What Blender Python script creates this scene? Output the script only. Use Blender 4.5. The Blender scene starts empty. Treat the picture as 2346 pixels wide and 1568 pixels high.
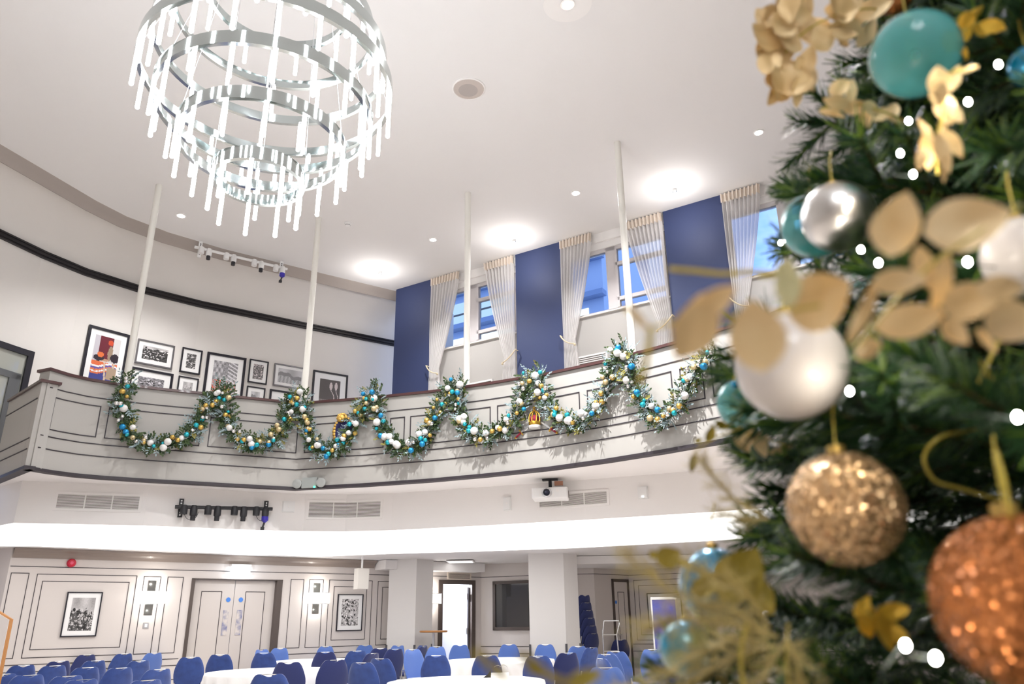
import bpy, bmesh, math, random
import numpy as np
from mathutils import Vector, Matrix
random.seed(7)
PI = math.pi
sc = bpy.context.scene
COL = sc.collection

# ------------------------------------------------------------------ camera
IW, IH, FPX, CZ = 2346, 1568, 1735.0, 1.42
def _basis():
    up = np.array([1100. - 1173, -3950. - 784, FPX]); up /= np.linalg.norm(up)
    z = np.array([0, 0, 1.]); fw = z - up * z.dot(up); fw /= np.linalg.norm(fw)
    return np.array([np.cross(fw, up), fw, up])
RB = _basis()                                   # world = RB @ (x right, y down, z forward)
cd = bpy.data.cameras.new('camera'); cam = bpy.data.objects.new('camera', cd); COL.objects.link(cam)
cd.sensor_width = 36; cd.lens = 36 * FPX / IW; cd.clip_start = 0.02; cd.clip_end = 300
M3 = RB @ np.diag([1, -1, -1])
M = Matrix([list(M3[i]) + [0] for i in range(3)] + [[0, 0, 0, 1]]); M.translation = (0, 0, CZ)
cam.matrix_world = M
cd.dof.use_dof = True; cd.dof.focus_distance = 11.5; cd.dof.aperture_fstop = 3.9
sc.camera = cam
# ------------------------------------------------------------------ world, view
sc.view_settings.view_transform = 'Standard'; sc.view_settings.look = 'None'
sc.view_settings.gamma = 1; sc.view_settings.exposure = 0.9
sc.cycles.use_denoising = True
sc.cycles.use_adaptive_sampling = True; sc.cycles.adaptive_threshold = 0.07
sc.cycles.max_bounces = 6; sc.cycles.transparent_max_bounces = 12
sc.cycles.sample_clamp_indirect = 6.0
sc.cycles.caustics_reflective = False; sc.cycles.caustics_refractive = False
wd = bpy.data.worlds.new('dusk_sky'); sc.world = wd; wd.use_nodes = True
nt = wd.node_tree; nt.nodes.clear()
wo = nt.nodes.new('ShaderNodeOutputWorld'); bg = nt.nodes.new('ShaderNodeBackground')
tc = nt.nodes.new('ShaderNodeTexCoord'); mp = nt.nodes.new('ShaderNodeMapping'); mp.inputs['Scale'].default_value = (3, 3, 7)
ns = nt.nodes.new('ShaderNodeTexNoise'); ns.inputs['Scale'].default_value = 1.6; ns.inputs['Detail'].default_value = 5
cr = nt.nodes.new('ShaderNodeValToRGB'); cr.color_ramp.elements[0].position = .40; cr.color_ramp.elements[1].position = .62
cr.color_ramp.elements[0].color = (.20, .38, .88, 1); cr.color_ramp.elements[1].color = (.66, .78, 1, 1)
nt.links.new(tc.outputs['Generated'], mp.inputs['Vector']); nt.links.new(mp.outputs['Vector'], ns.inputs['Vector'])
nt.links.new(ns.outputs['Fac'], cr.inputs['Fac']); nt.links.new(cr.outputs['Color'], bg.inputs['Color'])
bg.inputs['Strength'].default_value = 1.0
nt.links.new(bg.outputs['Background'], wo.inputs['Surface'])

# ------------------------------------------------------------------ pixel -> world
def ray(x, y): return RB @ np.array([x - 1173, y - 784, FPX])
def pz(x, y, z):
    d = ray(x, y); t = (z - CZ) / d[2]; return (d[0] * t, d[1] * t, z)
def pd(x, y, depth):
    d = ray(x, y) * (depth / FPX); return Vector((d[0], d[1], d[2] + CZ))
# ------------------------------------------------------------------ lights (real lamps of the hall)
def lamp(name, kind, loc, power, color=(1, 1, 1), rad=0.05, rot=None, spot=None, parent=None, blend=.6):
    l = bpy.data.lights.new(name, kind); l.energy = power; l.color = color
    if kind in ('POINT', 'SPOT'): l.shadow_soft_size = rad
    if kind == 'SPOT': l.spot_size = spot or 1.8; l.spot_blend = blend
    o = bpy.data.objects.new(name, l); COL.objects.link(o); o.location = loc
    if parent is not None: o.parent = parent; o.location = Vector(loc) - parent.location
    if rot: o.rotation_euler = rot
    return o
CEIL, RAILZ, BALB, LOWC = 7.87, 4.59, 3.27, 2.72
K_ROD, K_DOWN, K_GLOW, K_PANEL, K_SCONCE = 21, 190, 9, 1.42, 2.4

# ------------------------------------------------------------------ materials
def srgb(r, g, b):
    f = lambda c: (c / 255 / 12.92) if c / 255 <= .04045 else ((c / 255 + .055) / 1.055) ** 2.4
    return (f(r), f(g), f(b), 1)
def mat(name, col, rough=.6, metal=0, emit=None, es=0, sheen=0, coat=0, trans=0, ior=1.45, alpha=1, bump=None, var=None):
    m = bpy.data.materials.new(name); m.use_nodes = True; t = m.node_tree; b = t.nodes['Principled BSDF']
    if len(col) == 3: col = tuple(col) + (1,)
    b.inputs['Base Color'].default_value = col; b.inputs['Roughness'].default_value = rough
    b.inputs['Metallic'].default_value = metal; b.inputs['IOR'].default_value = ior
    b.inputs['Sheen Weight'].default_value = sheen; b.inputs['Coat Weight'].default_value = coat
    b.inputs['Transmission Weight'].default_value = trans; b.inputs['Alpha'].default_value = alpha
    if emit: b.inputs['Emission Color'].default_value = tuple(emit)[:3] + (1,); b.inputs['Emission Strength'].default_value = es
    if bump or var:
        tc = t.nodes.new('ShaderNodeTexCoord'); n = t.nodes.new('ShaderNodeTexNoise')
        n.inputs['Scale'].default_value = (bump or var)[0]; n.inputs['Detail'].default_value = 3
        t.links.new(tc.outputs['Object'], n.inputs['Vector'])
        if bump:
            bp = t.nodes.new('ShaderNodeBump'); bp.inputs['Strength'].default_value = bump[1]; bp.inputs['Distance'].default_value = bump[2] if len(bump) > 2 else .01
            t.links.new(n.outputs['Fac'], bp.inputs['Height']); t.links.new(bp.outputs['Normal'], b.inputs['Normal'])
        if var:
            r = t.nodes.new('ShaderNodeValToRGB'); r.color_ramp.elements[0].position = .35; r.color_ramp.elements[1].position = .65
            r.color_ramp.elements[0].color = col; r.color_ramp.elements[1].color = var[1]
            if bump and var[0] != bump[0]:
                n = t.nodes.new('ShaderNodeTexNoise'); n.inputs['Scale'].default_value = var[0]; t.links.new(tc.outputs['Object'], n.inputs['Vector'])
            t.links.new(n.outputs['Fac'], r.inputs['Fac']); t.links.new(r.outputs['Color'], b.inputs['Base Color'])
    return m
def glitter(name, col, col2, scale=260):
    m = mat(name, col, .22, .7); t = m.node_tree; b = t.nodes['Principled BSDF']
    tc = t.nodes.new('ShaderNodeTexCoord'); v = t.nodes.new('ShaderNodeTexVoronoi'); v.inputs['Scale'].default_value = scale
    nm = t.nodes.new('ShaderNodeVectorMath'); nm.operation = 'MULTIPLY_ADD'; nm.inputs[1].default_value = (1.5, 1.5, 1.5); nm.inputs[2].default_value = (-.75, -.75, -.75)
    g = t.nodes.new('ShaderNodeNewGeometry'); ad = t.nodes.new('ShaderNodeVectorMath'); ad.operation = 'ADD'
    no = t.nodes.new('ShaderNodeVectorMath'); no.operation = 'NORMALIZE'
    t.links.new(tc.outputs['Object'], v.inputs['Vector']); t.links.new(v.outputs['Color'], nm.inputs[0])
    t.links.new(nm.outputs[0], ad.inputs[0]); t.links.new(g.outputs['Normal'], ad.inputs[1]); t.links.new(ad.outputs[0], no.inputs[0])
    t.links.new(no.outputs[0], b.inputs['Normal'])
    mx = t.nodes.new('ShaderNodeMix'); mx.data_type = 'RGBA'; mx.inputs[6].default_value = tuple(col); mx.inputs[7].default_value = tuple(col2)
    sp = t.nodes.new('ShaderNodeSeparateColor'); t.links.new(v.outputs['Color'], sp.inputs[0]); t.links.new(sp.outputs[0], mx.inputs[0])
    t.links.new(mx.outputs[2], b.inputs['Base Color'])
    return m
def sheer(name, col, open_=.35):
    m = bpy.data.materials.new(name); m.use_nodes = True; t = m.node_tree; t.nodes.clear()
    o = t.nodes.new('ShaderNodeOutputMaterial'); d = t.nodes.new('ShaderNodeBsdfDiffuse'); tl = t.nodes.new('ShaderNodeBsdfTranslucent')
    tr = t.nodes.new('ShaderNodeBsdfTransparent'); m1 = t.nodes.new('ShaderNodeMixShader'); m2 = t.nodes.new('ShaderNodeMixShader')
    d.inputs[0].default_value = col; tl.inputs[0].default_value = col; m1.inputs[0].default_value = .35; m2.inputs[0].default_value = open_
    t.links.new(d.outputs[0], m1.inputs[1]); t.links.new(tl.outputs[0], m1.inputs[2]); t.links.new(m1.outputs[0], m2.inputs[1])
    t.links.new(tr.outputs[0], m2.inputs[2]); t.links.new(m2.outputs[0], o.inputs[0]); return m
def vcmat(name, rough=.35):
    m = mat(name, (1, 1, 1), rough); t = m.node_tree
    a = t.nodes.new('ShaderNodeAttribute'); a.attribute_name = 'ink'; t.links.new(a.outputs['Color'], t.nodes['Principled BSDF'].inputs['Base Color']); return m
def emis(name, col, s):
    m = bpy.data.materials.new(name); m.use_nodes = True; t = m.node_tree; t.nodes.clear()
    o = t.nodes.new('ShaderNodeOutputMaterial'); e = t.nodes.new('ShaderNodeEmission'); e.inputs[0].default_value = tuple(col)[:3] + (1,); e.inputs[1].default_value = s
    t.links.new(e.outputs[0], o.inputs[0]); return m
Mt = dict(
    ceil=mat('ceiling_paint', (.80, .787, .785), .9, bump=(90, .05, .002)),
    wall=mat('warm_wall_paint', srgb(224, 220, 216), .85, bump=(120, .05, .002)),
    lowwall=mat('beige_panelled_wall', srgb(212, 205, 201), .8, bump=(120, .05, .002)),
    white=mat('white_paint', (.85, .83, .82), .8),
    face=mat('grey_beige_panelling', srgb(172, 169, 165), .7, bump=(150, .05, .002)),
    line=mat('dark_inlay', srgb(52, 46, 52), .5),
    blackm=mat('black_moulding', srgb(38, 34, 36), .45),
    rail=mat('dark_mahogany', srgb(78, 50, 50), .3, coat=.3),
    cornice=mat('taupe_gloss', srgb(150, 138, 130), .28),
    blue=mat('blue_wallcovering', srgb(52, 64, 104), .58, bump=(400, .15, .002)),
    pole=mat('cream_gloss', (.80, .78, .73), .3),
    pillar=mat('pillar_paint', (.72, .70, .685), .8),
    guard=mat('grey_guard', srgb(80, 78, 82), .4),
    floor=mat('brown_carpet', srgb(202, 192, 184), .9, var=(6, srgb(212, 204, 197)), bump=(60, .3, .01)),
    velvet=mat('blue_velvet', srgb(38, 62, 124), .75, sheen=.4, bump=(180, .3, .004), var=(9, srgb(46, 74, 142))),
    velvet2=mat('navy_velvet', srgb(32, 44, 100), .75, sheen=.4, bump=(180, .3, .004)),
    velvet3=mat('pale_blue_velvet', srgb(78, 110, 182), .75, sheen=.6, bump=(180, .3, .004)),
    chrome=mat('polished_chrome', (.85, .87, .88), .12, 1),
    mirror=mat('smoked_mirror_steel', (.55, .60, .60), .08, 1),
    steel=mat('brushed_steel', (.6, .6, .62), .35, 1),
    cloth=mat('white_linen', (.88, .87, .86), .8, sheen=.2),
    frame=mat('black_frame', srgb(30, 28, 38), .35),
    silverframe=mat('silver_frame', srgb(120, 118, 122), .3, .7),
    mount=mat('white_mount', (.86, .86, .86), .7),
    ink=vcmat('photo_print'),
    alu=mat('window_frame', srgb(205, 200, 202), .5),
    glass=mat('window_glass', (.9, .95, 1), .02, 0, trans=1, ior=1.02),
    head=mat('curtain_heading', srgb(224, 212, 200), .85),
    sheerm=sheer('sheer_voile', (.9, .88, .88, 1), .26),
    rope=mat('cream_rope', srgb(214, 200, 172), .8),
    vent=mat('vent_dark', srgb(120, 112, 108), .8),
    plast=mat('white_plastic', (.82, .82, .82), .4),
    black=mat('black_metal', srgb(46, 46, 50), .5),
    violet=mat('violet_gel', srgb(60, 50, 170), .3),
    red=mat('red_plastic', srgb(200, 30, 60), .35),
    lens=mat('lens_glass', srgb(60, 60, 80), .05, .3),
    door=mat('door_paint', srgb(206, 198, 193), .6),
    doorframe=mat('dark_bronze_frame', srgb(84, 74, 70), .4),
    dark=mat('dark_glass', (.02, .02, .022), .06, 0, coat=1),
    bulb=emis('lit_lamp', (1, .98, .95), 14), rod=emis('lit_glass_rod', (.95, .98, 1), K_ROD),
    shade=emis('lit_shade', (1, .96, .9), 3.2), panel=emis('ceiling_glow', (1, .965, .93), K_PANEL),
    green=emis('green_led', (.05, 1, .35), 3), exitm=emis('lit_sign', (.85, .93, 1), 4),
    gold=mat('gold_metal', srgb(214, 168, 70), .28, .9), goldmat=mat('antique_gold', srgb(205, 165, 85), .45, .6),
    crimson=mat('crimson_velvet', srgb(130, 28, 50), .8),
    leaf=mat('pine_green', srgb(36, 60, 34), .6, var=(14, srgb(66, 84, 40))),
    frost=mat('frosted_fern', srgb(142, 160, 164), .8), olive=mat('olive_sprig', srgb(128, 122, 56), .6),
    b_white=mat('white_bauble', (.74, .73, .72), .5), b_gold=mat('gold_bauble', srgb(208, 172, 92), .3, .7),
    b_pale=mat('champagne_bauble', srgb(206, 186, 144), .35, .5), b_teal=mat('teal_bauble', srgb(30, 170, 185), .2, .5, coat=.5),
    b_blue=mat('blue_bauble', srgb(40, 140, 195), .3, .5), b_silver=mat('silver_bauble', (.85, .85, .86), .12, 1),
    wood=mat('honey_wood', srgb(176, 122, 70), .45), shelfwhite=mat('shelf_white', (.85, .86, .9), .5),
)

# ------------------------------------------------------------------ mesh building
class MB:
    def __init__(s): s.v = []; s.f = []; s.m = []; s.mi = 0
    def add(s, vs, fs):
        b = len(s.v); s.v += [tuple(v) for v in vs]; s.f += [tuple(b + i for i in f) for f in fs]; s.m += [s.mi] * len(fs); return s
    def hexa(s, p):                       # p: 8 points, bottom ring 0-3, top ring 4-7
        return s.add(p, [(0, 3, 2, 1), (4, 5, 6, 7), (0, 1, 5, 4), (1, 2, 6, 5), (2, 3, 7, 6), (3, 0, 4, 7)])
    def box(s, x0, x1, y0, y1, z0, z1):
        return s.hexa([(x0, y0, z0), (x1, y0, z0), (x1, y1, z0), (x0, y1, z0), (x0, y0, z1), (x1, y0, z1), (x1, y1, z1), (x0, y1, z1)])
    def obox(s, c, ax, ay, az, hx, hy, hz):   # oriented box
        c = Vector(c); ax = Vector(ax).normalized() * hx; ay = Vector(ay).normalized() * hy; az = Vector(az).normalized() * hz
        return s.hexa([c - ax - ay - az, c + ax - ay - az, c + ax + ay - az, c - ax + ay - az, c - ax - ay + az, c + ax - ay + az, c + ax + ay + az, c - ax + ay + az])
    def tube(s, pts, r, n=8, cap=True):
        pts = [Vector(p) for p in pts]; rs = r if isinstance(r, (list, tuple)) else [r] * len(pts)
        b = len(s.v); prev = None
        for i, p in enumerate(pts):
            d = (pts[min(i + 1, len(pts) - 1)] - pts[max(i - 1, 0)]).normalized()
            if prev is None: a = d.orthogonal().normalized()
            else: a = (prev - d * prev.dot(d)); a = a.normalized() if a.length > 1e-6 else d.orthogonal().normalized()
            prev = a; c = d.cross(a)
            for k in range(n):
                t = 2 * PI * k / n; s.v.append(tuple(p + (a * math.cos(t) + c * math.sin(t)) * rs[i]))
        for i in range(len(pts) - 1):
            for k in range(n):
                q = (k + 1) % n; s.f.append((b + i * n + k, b + i * n + q, b + (i + 1) * n + q, b + (i + 1) * n + k)); s.m.append(s.mi)
        if cap:
            s.f.append(tuple(b + k for k in reversed(range(n)))); s.m.append(s.mi)
            s.f.append(tuple(b + (len(pts) - 1) * n + k for k in range(n))); s.m.append(s.mi)
        return s
    def sphere(s, c, r, n=12, m=8, sx=1, sy=1, sz=1):
        b = len(s.v); c = Vector(c)
        s.v.append((c.x, c.y, c.z + r * sz))
        for i in range(1, m):
            ph = PI * i / m
            for k in range(n):
                t = 2 * PI * k / n; s.v.append((c.x + r * sx * math.sin(ph) * math.cos(t), c.y + r * sy * math.sin(ph) * math.sin(t), c.z + r * sz * math.cos(ph)))
        s.v.append((c.x, c.y, c.z - r * sz)); e = len(s.v) - 1
        for k in range(n):
            q = (k + 1) % n
            s.f.append((b, b + 1 + k, b + 1 + q)); s.m.append(s.mi)
            for i in range(m - 2):
                s.f.append((b + 1 + i * n + k, b + 1 + (i + 1) * n + k, b + 1 + (i + 1) * n + q, b + 1 + i * n + q)); s.m.append(s.mi)
            s.f.append((e, b + 1 + (m - 2) * n + q, b + 1 + (m - 2) * n + k)); s.m.append(s.mi)
        return s
    def lathe(s, c, prof, n=24, axis=None, up=None):   # prof: (r, h) pairs along axis
        c = Vector(c); ax = Vector(axis or (0, 0, 1)).normalized(); a = ax.orthogonal().normalized(); e = ax.cross(a); b = len(s.v)
        for r, h in prof:
            for k in range(n):
                t = 2 * PI * k / n; s.v.append(tuple(c + ax * h + (a * math.cos(t) + e * math.sin(t)) * r))
        for i in range(len(prof) - 1):
            for k in range(n):
                q = (k + 1) % n; s.f.append((b + i * n + k, b + i * n + q, b + (i + 1) * n + q, b + (i + 1) * n + k)); s.m.append(s.mi)
        if prof[0][0] > 1e-5: s.f.append(tuple(b + k for k in reversed(range(n)))); s.m.append(s.mi)
        if prof[-1][0] > 1e-5: s.f.append(tuple(b + (len(prof) - 1) * n + k for k in range(n))); s.m.append(s.mi)
        return s
    def grid(s, rows, close=False):
        b = len(s.v); w = len(rows[0])
        for r in rows: s.v += [tuple(p) for p in r]
        for i in range(len(rows) - 1):
            for k in range(w - (0 if close else 1)):
                q = (k + 1) % w; s.f.append((b + i * w + k, b + i * w + q, b + (i + 1) * w + q, b + (i + 1) * w + k)); s.m.append(s.mi)
        return s
    def build(s, name, m, parent=None, smooth=False, origin=None):
        off = Vector((0, 0, 0))
        if parent is not None: off = wloc(parent)
        if origin is not None: off = Vector(origin)
        me = bpy.data.meshes.new(name)
        me.from_pydata([(x - off.x, y - off.y, z - off.z) for x, y, z in s.v], [], s.f); me.update()
        ms = m if isinstance(m, list) else [m]
        for q in ms: me.materials.append(Mt[q] if isinstance(q, str) else q)
        if len(ms) > 1: me.polygons.foreach_set('material_index', s.m)
        if smooth:
            me.polygons.foreach_set('use_smooth', [True] * len(me.polygons))
            if smooth != 'all': me.set_sharp_from_angle(angle=math.radians(40))
        o = bpy.data.objects.new(name, me); COL.objects.link(o)
        if parent is not None: o.parent = parent
        elif origin is not None: o.location = off
        return o
def wloc(o):
    p = Vector(o.location)
    while o.parent is not None: o = o.parent; p = p + Vector(o.location)
    return p
def thing(name, label, cat, loc, group=None):
    o = bpy.data.objects.new(name, None); o.empty_display_size = .1; COL.objects.link(o); o.location = loc
    o['label'] = label; o['category'] = cat
    if group: o['group'] = group
    return o
def tag(o, label, cat, group=None, kind=None):
    o['label'] = label; o['category'] = cat
    if group: o['group'] = group
    if kind: o['kind'] = kind
    return o
def struct(o, label=None, cat='wall'):
    o['kind'] = 'structure'
    if label: o['label'] = label; o['category'] = cat
    return o
def copy_tree(o, parent=None):
    c = o.copy(); COL.objects.link(c); c.parent = parent
    for ch in list(o.children): copy_tree(ch, c)
    return c

# a vertical wall following a plan polyline; s runs along it, 'out' is towards the left-hand normal's side given by sgn
class Wall:
    def __init__(s, pts, sgn=1):
        s.p = [np.array(p, float) for p in pts]; s.sgn = sgn; s.cum = [0.0]
        for a, b in zip(s.p, s.p[1:]): s.cum.append(s.cum[-1] + float(np.linalg.norm(b - a)))
        s.len = s.cum[-1]
        s.nv = []
        for i in range(len(s.p)):
            a = s.p[max(i - 1, 0)]; b = s.p[min(i + 1, len(s.p) - 1)]; t = (b - a) / np.linalg.norm(b - a); s.nv.append(np.array([t[1], -t[0]]) * sgn)
    def at(s, q, z=0., off=0.):
        i = 0
        while i < len(s.p) - 2 and q > s.cum[i + 1]: i += 1
        t = (q - s.cum[i]) / (s.cum[i + 1] - s.cum[i]); tt = min(max(t, 0), 1)
        p = s.p[i] + (s.p[i + 1] - s.p[i]) * t; n = s.nv[i] * (1 - tt) + s.nv[i + 1] * tt; n = n / np.linalg.norm(n)
        return Vector((p[0] + n[0] * off, p[1] + n[1] * off, z))
    def out(s, q): a = s.at(q); return (s.at(q, 0, 1) - a).normalized()
    def tan(s, q): return (s.at(q + .02) - s.at(q - .02)).normalized()
    def px(s, x, y, off=0.):                # pixel -> (s, z)
        d = ray(x, y); best = None
        for i in range(len(s.p) - 1):
            a = s.at(s.cum[i], 0, off); b = s.at(s.cum[i + 1], 0, off)
            if off == 0: a = Vector((*s.p[i], 0)); b = Vector((*s.p[i + 1], 0))
            ux, uy = b.x - a.x, b.y - a.y; den = d[0] * uy - d[1] * ux
            if abs(den) < 1e-9: continue
            t = (a.x * uy - a.y * ux) / den; w = ((d[0] * t - a.x) * ux + (d[1] * t - a.y) * uy) / (ux * ux + uy * uy)
            if t <= 0: continue
            ex = max(0, -w, w - 1)
            if best is None or ex < best[0] - 1e-9: best = (ex, s.cum[i] + w * (s.cum[i + 1] - s.cum[i]), CZ + d[2] * t)
        return best[1], best[2]
    def cuts(s, a, b, step=.35):
        c = {round(a, 4), round(b, 4)}
        for q in s.cum:
            if a < q < b: c.add(round(q, 4))
        c = sorted(c); r = []
        for u, v in zip(c, c[1:]):
            n = max(1, int((v - u) / step)) if len(s.p) > 2 else 1
            r += [u + (v - u) * k / n for k in range(n)]
        return r + [c[-1]]
    def box(s, mb, a, b, z0, z1, o0, o1):    # bar following the wall
        rows = []
        for q in s.cuts(a, b): rows.append([s.at(q, z0, o0), s.at(q, z0, o1), s.at(q, z1, o1), s.at(q, z1, o0)])
        mb.grid(rows, close=True); n = len(mb.v)
        mb.add(rows[0], [(0, 1, 2, 3)]); mb.add(rows[-1], [(3, 2, 1, 0)])
    def rect(s, mb, a, b, z0, z1, t=.014, o=.008, sides='lrtb'):
        if 't' in sides: s.box(mb, a, b, z1 - t, z1, -.002, o)
        if 'b' in sides: s.box(mb, a, b, z0, z0 + t, -.002, o)
        if 'l' in sides: s.box(mb, a, a + t, z0, z1, -.002, o)
        if 'r' in sides: s.box(mb, b - t, b, z0, z1, -.002, o)
    def sheet(s, a, b, z0, z1, holes=(), off=0., step=.35):
        mb = MB(); ss = set(s.cuts(a, b, step)); zs = {z0, z1}
        for h in holes: ss |= {h[0], h[1]}; zs |= {h[2], h[3]}
        ss = sorted(ss); zs = sorted(zs)
        for u, v in zip(ss, ss[1:]):
            if v - u < 1e-5: continue
            for p, q in zip(zs, zs[1:]):
                cu, cz = (u + v) / 2, (p + q) / 2
                if any(h[0] < cu < h[1] and h[2] < cz < h[3] for h in holes): continue
                mb.add([s.at(u, p, off), s.at(v, p, off), s.at(v, q, off), s.at(u, q, off)], [(0, 1, 2, 3)])
        return mb
def poly_cap(pts, z):                        # flat polygon (fan-safe: triangulated by blender n-gon)
    mb = MB(); mb.add([(p[0], p[1], z) for p in pts], [tuple(range(len(pts)))]); return mb
def strip(a, b, z, za=None):
    mb = MB(); mb.grid([[(p[0], p[1], z) for p in a], [(p[0], p[1], z if za is None else za) for p in b]]); return mb

# ================================================================== THE HALL
UP = [pz(x, y, 7.11)[:2] for x, y in ((0, 540), (97, 586), (194, 626), (315, 664), (460, 700), (694, 748), (890, 787))]
U = Wall([(-8.55, -5), (-8.6, 6.0), (-8.4, 8.9)] + UP + [(UP[-1][0] + .25, UP[-1][1] + .15)])
V = Wall([(-2.379, 14.34), (8.71, 7.554)])
uend = U.at(U.len); ret = Wall([(uend.x, uend.y), (-1.3, uend.y + .1)])
BL = [(-6.03, 9.38), (-5.93, 9.62), (-5.76, 9.86), (-5.5, 10.07), (-5.0, 10.36), (-4.55, 10.57), (-3.95, 10.87), (-3.25, 11.2)]
BR = [(-2.2, 10.98), (-1.2, 10.68), (-.4, 10.35), (.45, 9.93), (1.15, 9.46), (1.75, 8.97), (2.33, 8.44), (2.9, 7.85), (3.4, 7.2), (3.85, 6.5), (4.6, 5.4), (6.2, 4.0), (9.2, 3.0)]
BAL = Wall(BL + BR); SB = Wall([(-7.08, 10.25), (-6.1, 9.36)])
K = Wall([(-9.4, 12.1), (-7.4, 10.78), (-6.66, 10.24), (-5.17, 10.74), (-3.81, 11.51), (-3.21, 11.74), (-2.6, 11.86), (-1.88, 11.8), (-.51, 11.38), (1.01, 10.86), (2.5, 10.27), (4.5, 9.3), (9.2, 7.2)])
A = Wall([(-8.902, 13.811), (-.88, 19.99)]); B = Wall([(-.88, 19.99), (.30, 19.5), (1.49, 19.16), (1.89, 19.12)])
Cw = Wall([(1.89, 19.12), (2.86, 20.05)]); D = Wall([(2.86, 20.05), (5.2, 18.9), (9.5, 17)])

fl = MB().box(-11, 10, -5.2, 21.5, -.12, 0).build('floor', 'floor'); struct(fl)
ce = poly_cap([(-8.55, -5)] + [tuple(p) for p in U.p[1:]] + [(-1.3, uend.y + .1), (-2.2, 14.75)] + [tuple(V.at(0, 0, -.45)[:2]), tuple(V.at(13, 0, -.45)[:2])] + [(9.3, -5)], CEIL).build('ceiling', 'ceil'); struct(ce)
# walls of the upper level
wb = U.sheet(U.cum[2], U.len, 3.58, 7.16); ow = wb.build('wall_curved', 'wall', smooth=True); struct(ow)
struct(U.sheet(0, U.cum[2], 0, 7.16).build('wall_left_side', 'wall'))
cv = MB(); rows = []
for q in U.cuts(0, U.len, .4):
    rows.append([U.at(q, 7.13 + (CEIL - .03 - 7.13) * math.sin(a), .03 + .80 * (1 - math.cos(a))) for a in [PI / 2 * k / 10 for k in range(11)]] + [U.at(q, CEIL - .03, .87), U.at(q, CEIL + .01, .87)])
cv.grid(rows); struct(cv.build('ceiling_cove', 'wall', smooth=True))
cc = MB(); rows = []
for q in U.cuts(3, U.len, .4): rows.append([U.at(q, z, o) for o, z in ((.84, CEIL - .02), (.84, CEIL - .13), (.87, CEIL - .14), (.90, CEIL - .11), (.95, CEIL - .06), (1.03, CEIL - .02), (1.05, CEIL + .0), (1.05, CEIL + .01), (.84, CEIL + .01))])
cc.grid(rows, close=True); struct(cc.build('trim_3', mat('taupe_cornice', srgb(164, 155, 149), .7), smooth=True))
tr = MB()
for z0, z1, o in ((7.06, 7.09, .05), (7.09, 7.14, .075), (7.14, 7.165, .1)): U.box(tr, 5, U.len - .12, z0, z1, -.02, o)
struct(tr.build('trim_1', 'blackm'))
struct(ret.sheet(0, ret.len, 3.6, CEIL).build('wall_alcove', 'wall'))
# window wall: three blue piers, recessed window bays between them
PIERS = [(0, .93), (2.89, 3.85), (5.82, 6.81), (8.76, 9.75), (11.7, 13.0)]
BAYS = [(.93, 2.89), (3.85, 5.82), (6.81, 8.76), (9.75, 11.7)]
SILL, HEADZ = 6.36, 7.58
for i, (a, b) in enumerate(PIERS):
    mb = MB(); V.box(mb, a, b, 3.6, CEIL, -.45, 0); o = mb.build('wall_pier_%d' % (i + 1), 'blue'); struct(o)
wl = MB(); V.box(wl, .93, 13, 3.6, SILL, -.4, -.16); struct(wl.build('wall_below_windows', mat('window_wall_paint', srgb(180, 177, 174), .85)))
wl = MB(); V.box(wl, .93, 13, HEADZ, CEIL, -.4, -.14); V.box(wl, .93, 13, 7.70, CEIL, -.14, -.09); struct(wl.build('wall_above_windows', 'white'))
OF0, OF1 = -.24, -.17
for i, (a, b) in enumerate(BAYS):
    mb = MB()
    for s0, s1 in ((a, a + .07), (a + .80, a + .98), (b - .07, b)): V.box(mb, s0, s1, SILL, HEADZ, OF0, OF1)
    for z0, z1 in ((SILL, SILL + .05), (HEADZ - .07, HEADZ)): V.box(mb, a, b, z0, z1, OF0, OF1)
    V.box(mb, a + .98, a + 1.02, SILL + .05, HEADZ - .07, OF0 + .01, OF1 + .02); V.box(mb, b - .12, b - .07, SILL + .05, HEADZ - .07, OF0 + .01, OF1 + .02)
    for z in (6.53, 7.19): V.box(mb, a + .98, b - .07, z, z + .065, OF0 + .01, OF1 + .02)
    wf = mb.build('window_%d' % (i + 1), 'alu'); struct(wf)
    g = MB(); V.box(g, a + .02, b - .02, SILL + .02, HEADZ - .02, -.212, -.206); g.build('pane', 'glass', wf)
    g = MB(); V.box(g, a, b, SILL - .01, SILL + .012, -.2, -.12); g.build('sill', 'wall', wf)
# hall walls outside the frame (behind and beside the camera), closing the room
for nm, p in (('wall_right', [(9.0, 7.6), (9.3, -5)]), ('wall_back', [(9.3, -5), (-8.55, -5)]), ('wall_lower_right', [(9.5, 17), (9.3, 6)]), ('wall_lower_left', [(-8.4, 8.6), (-8.6, 10.2), (-10.6, 12.1), (-10.3, 14.35), (-8.902, 13.811)])):
    w = Wall(p); z1 = 3.62 if 'lower' in nm else CEIL; struct(w.sheet(0, w.len, 0, z1).build(nm, 'lowwall'))
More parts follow.
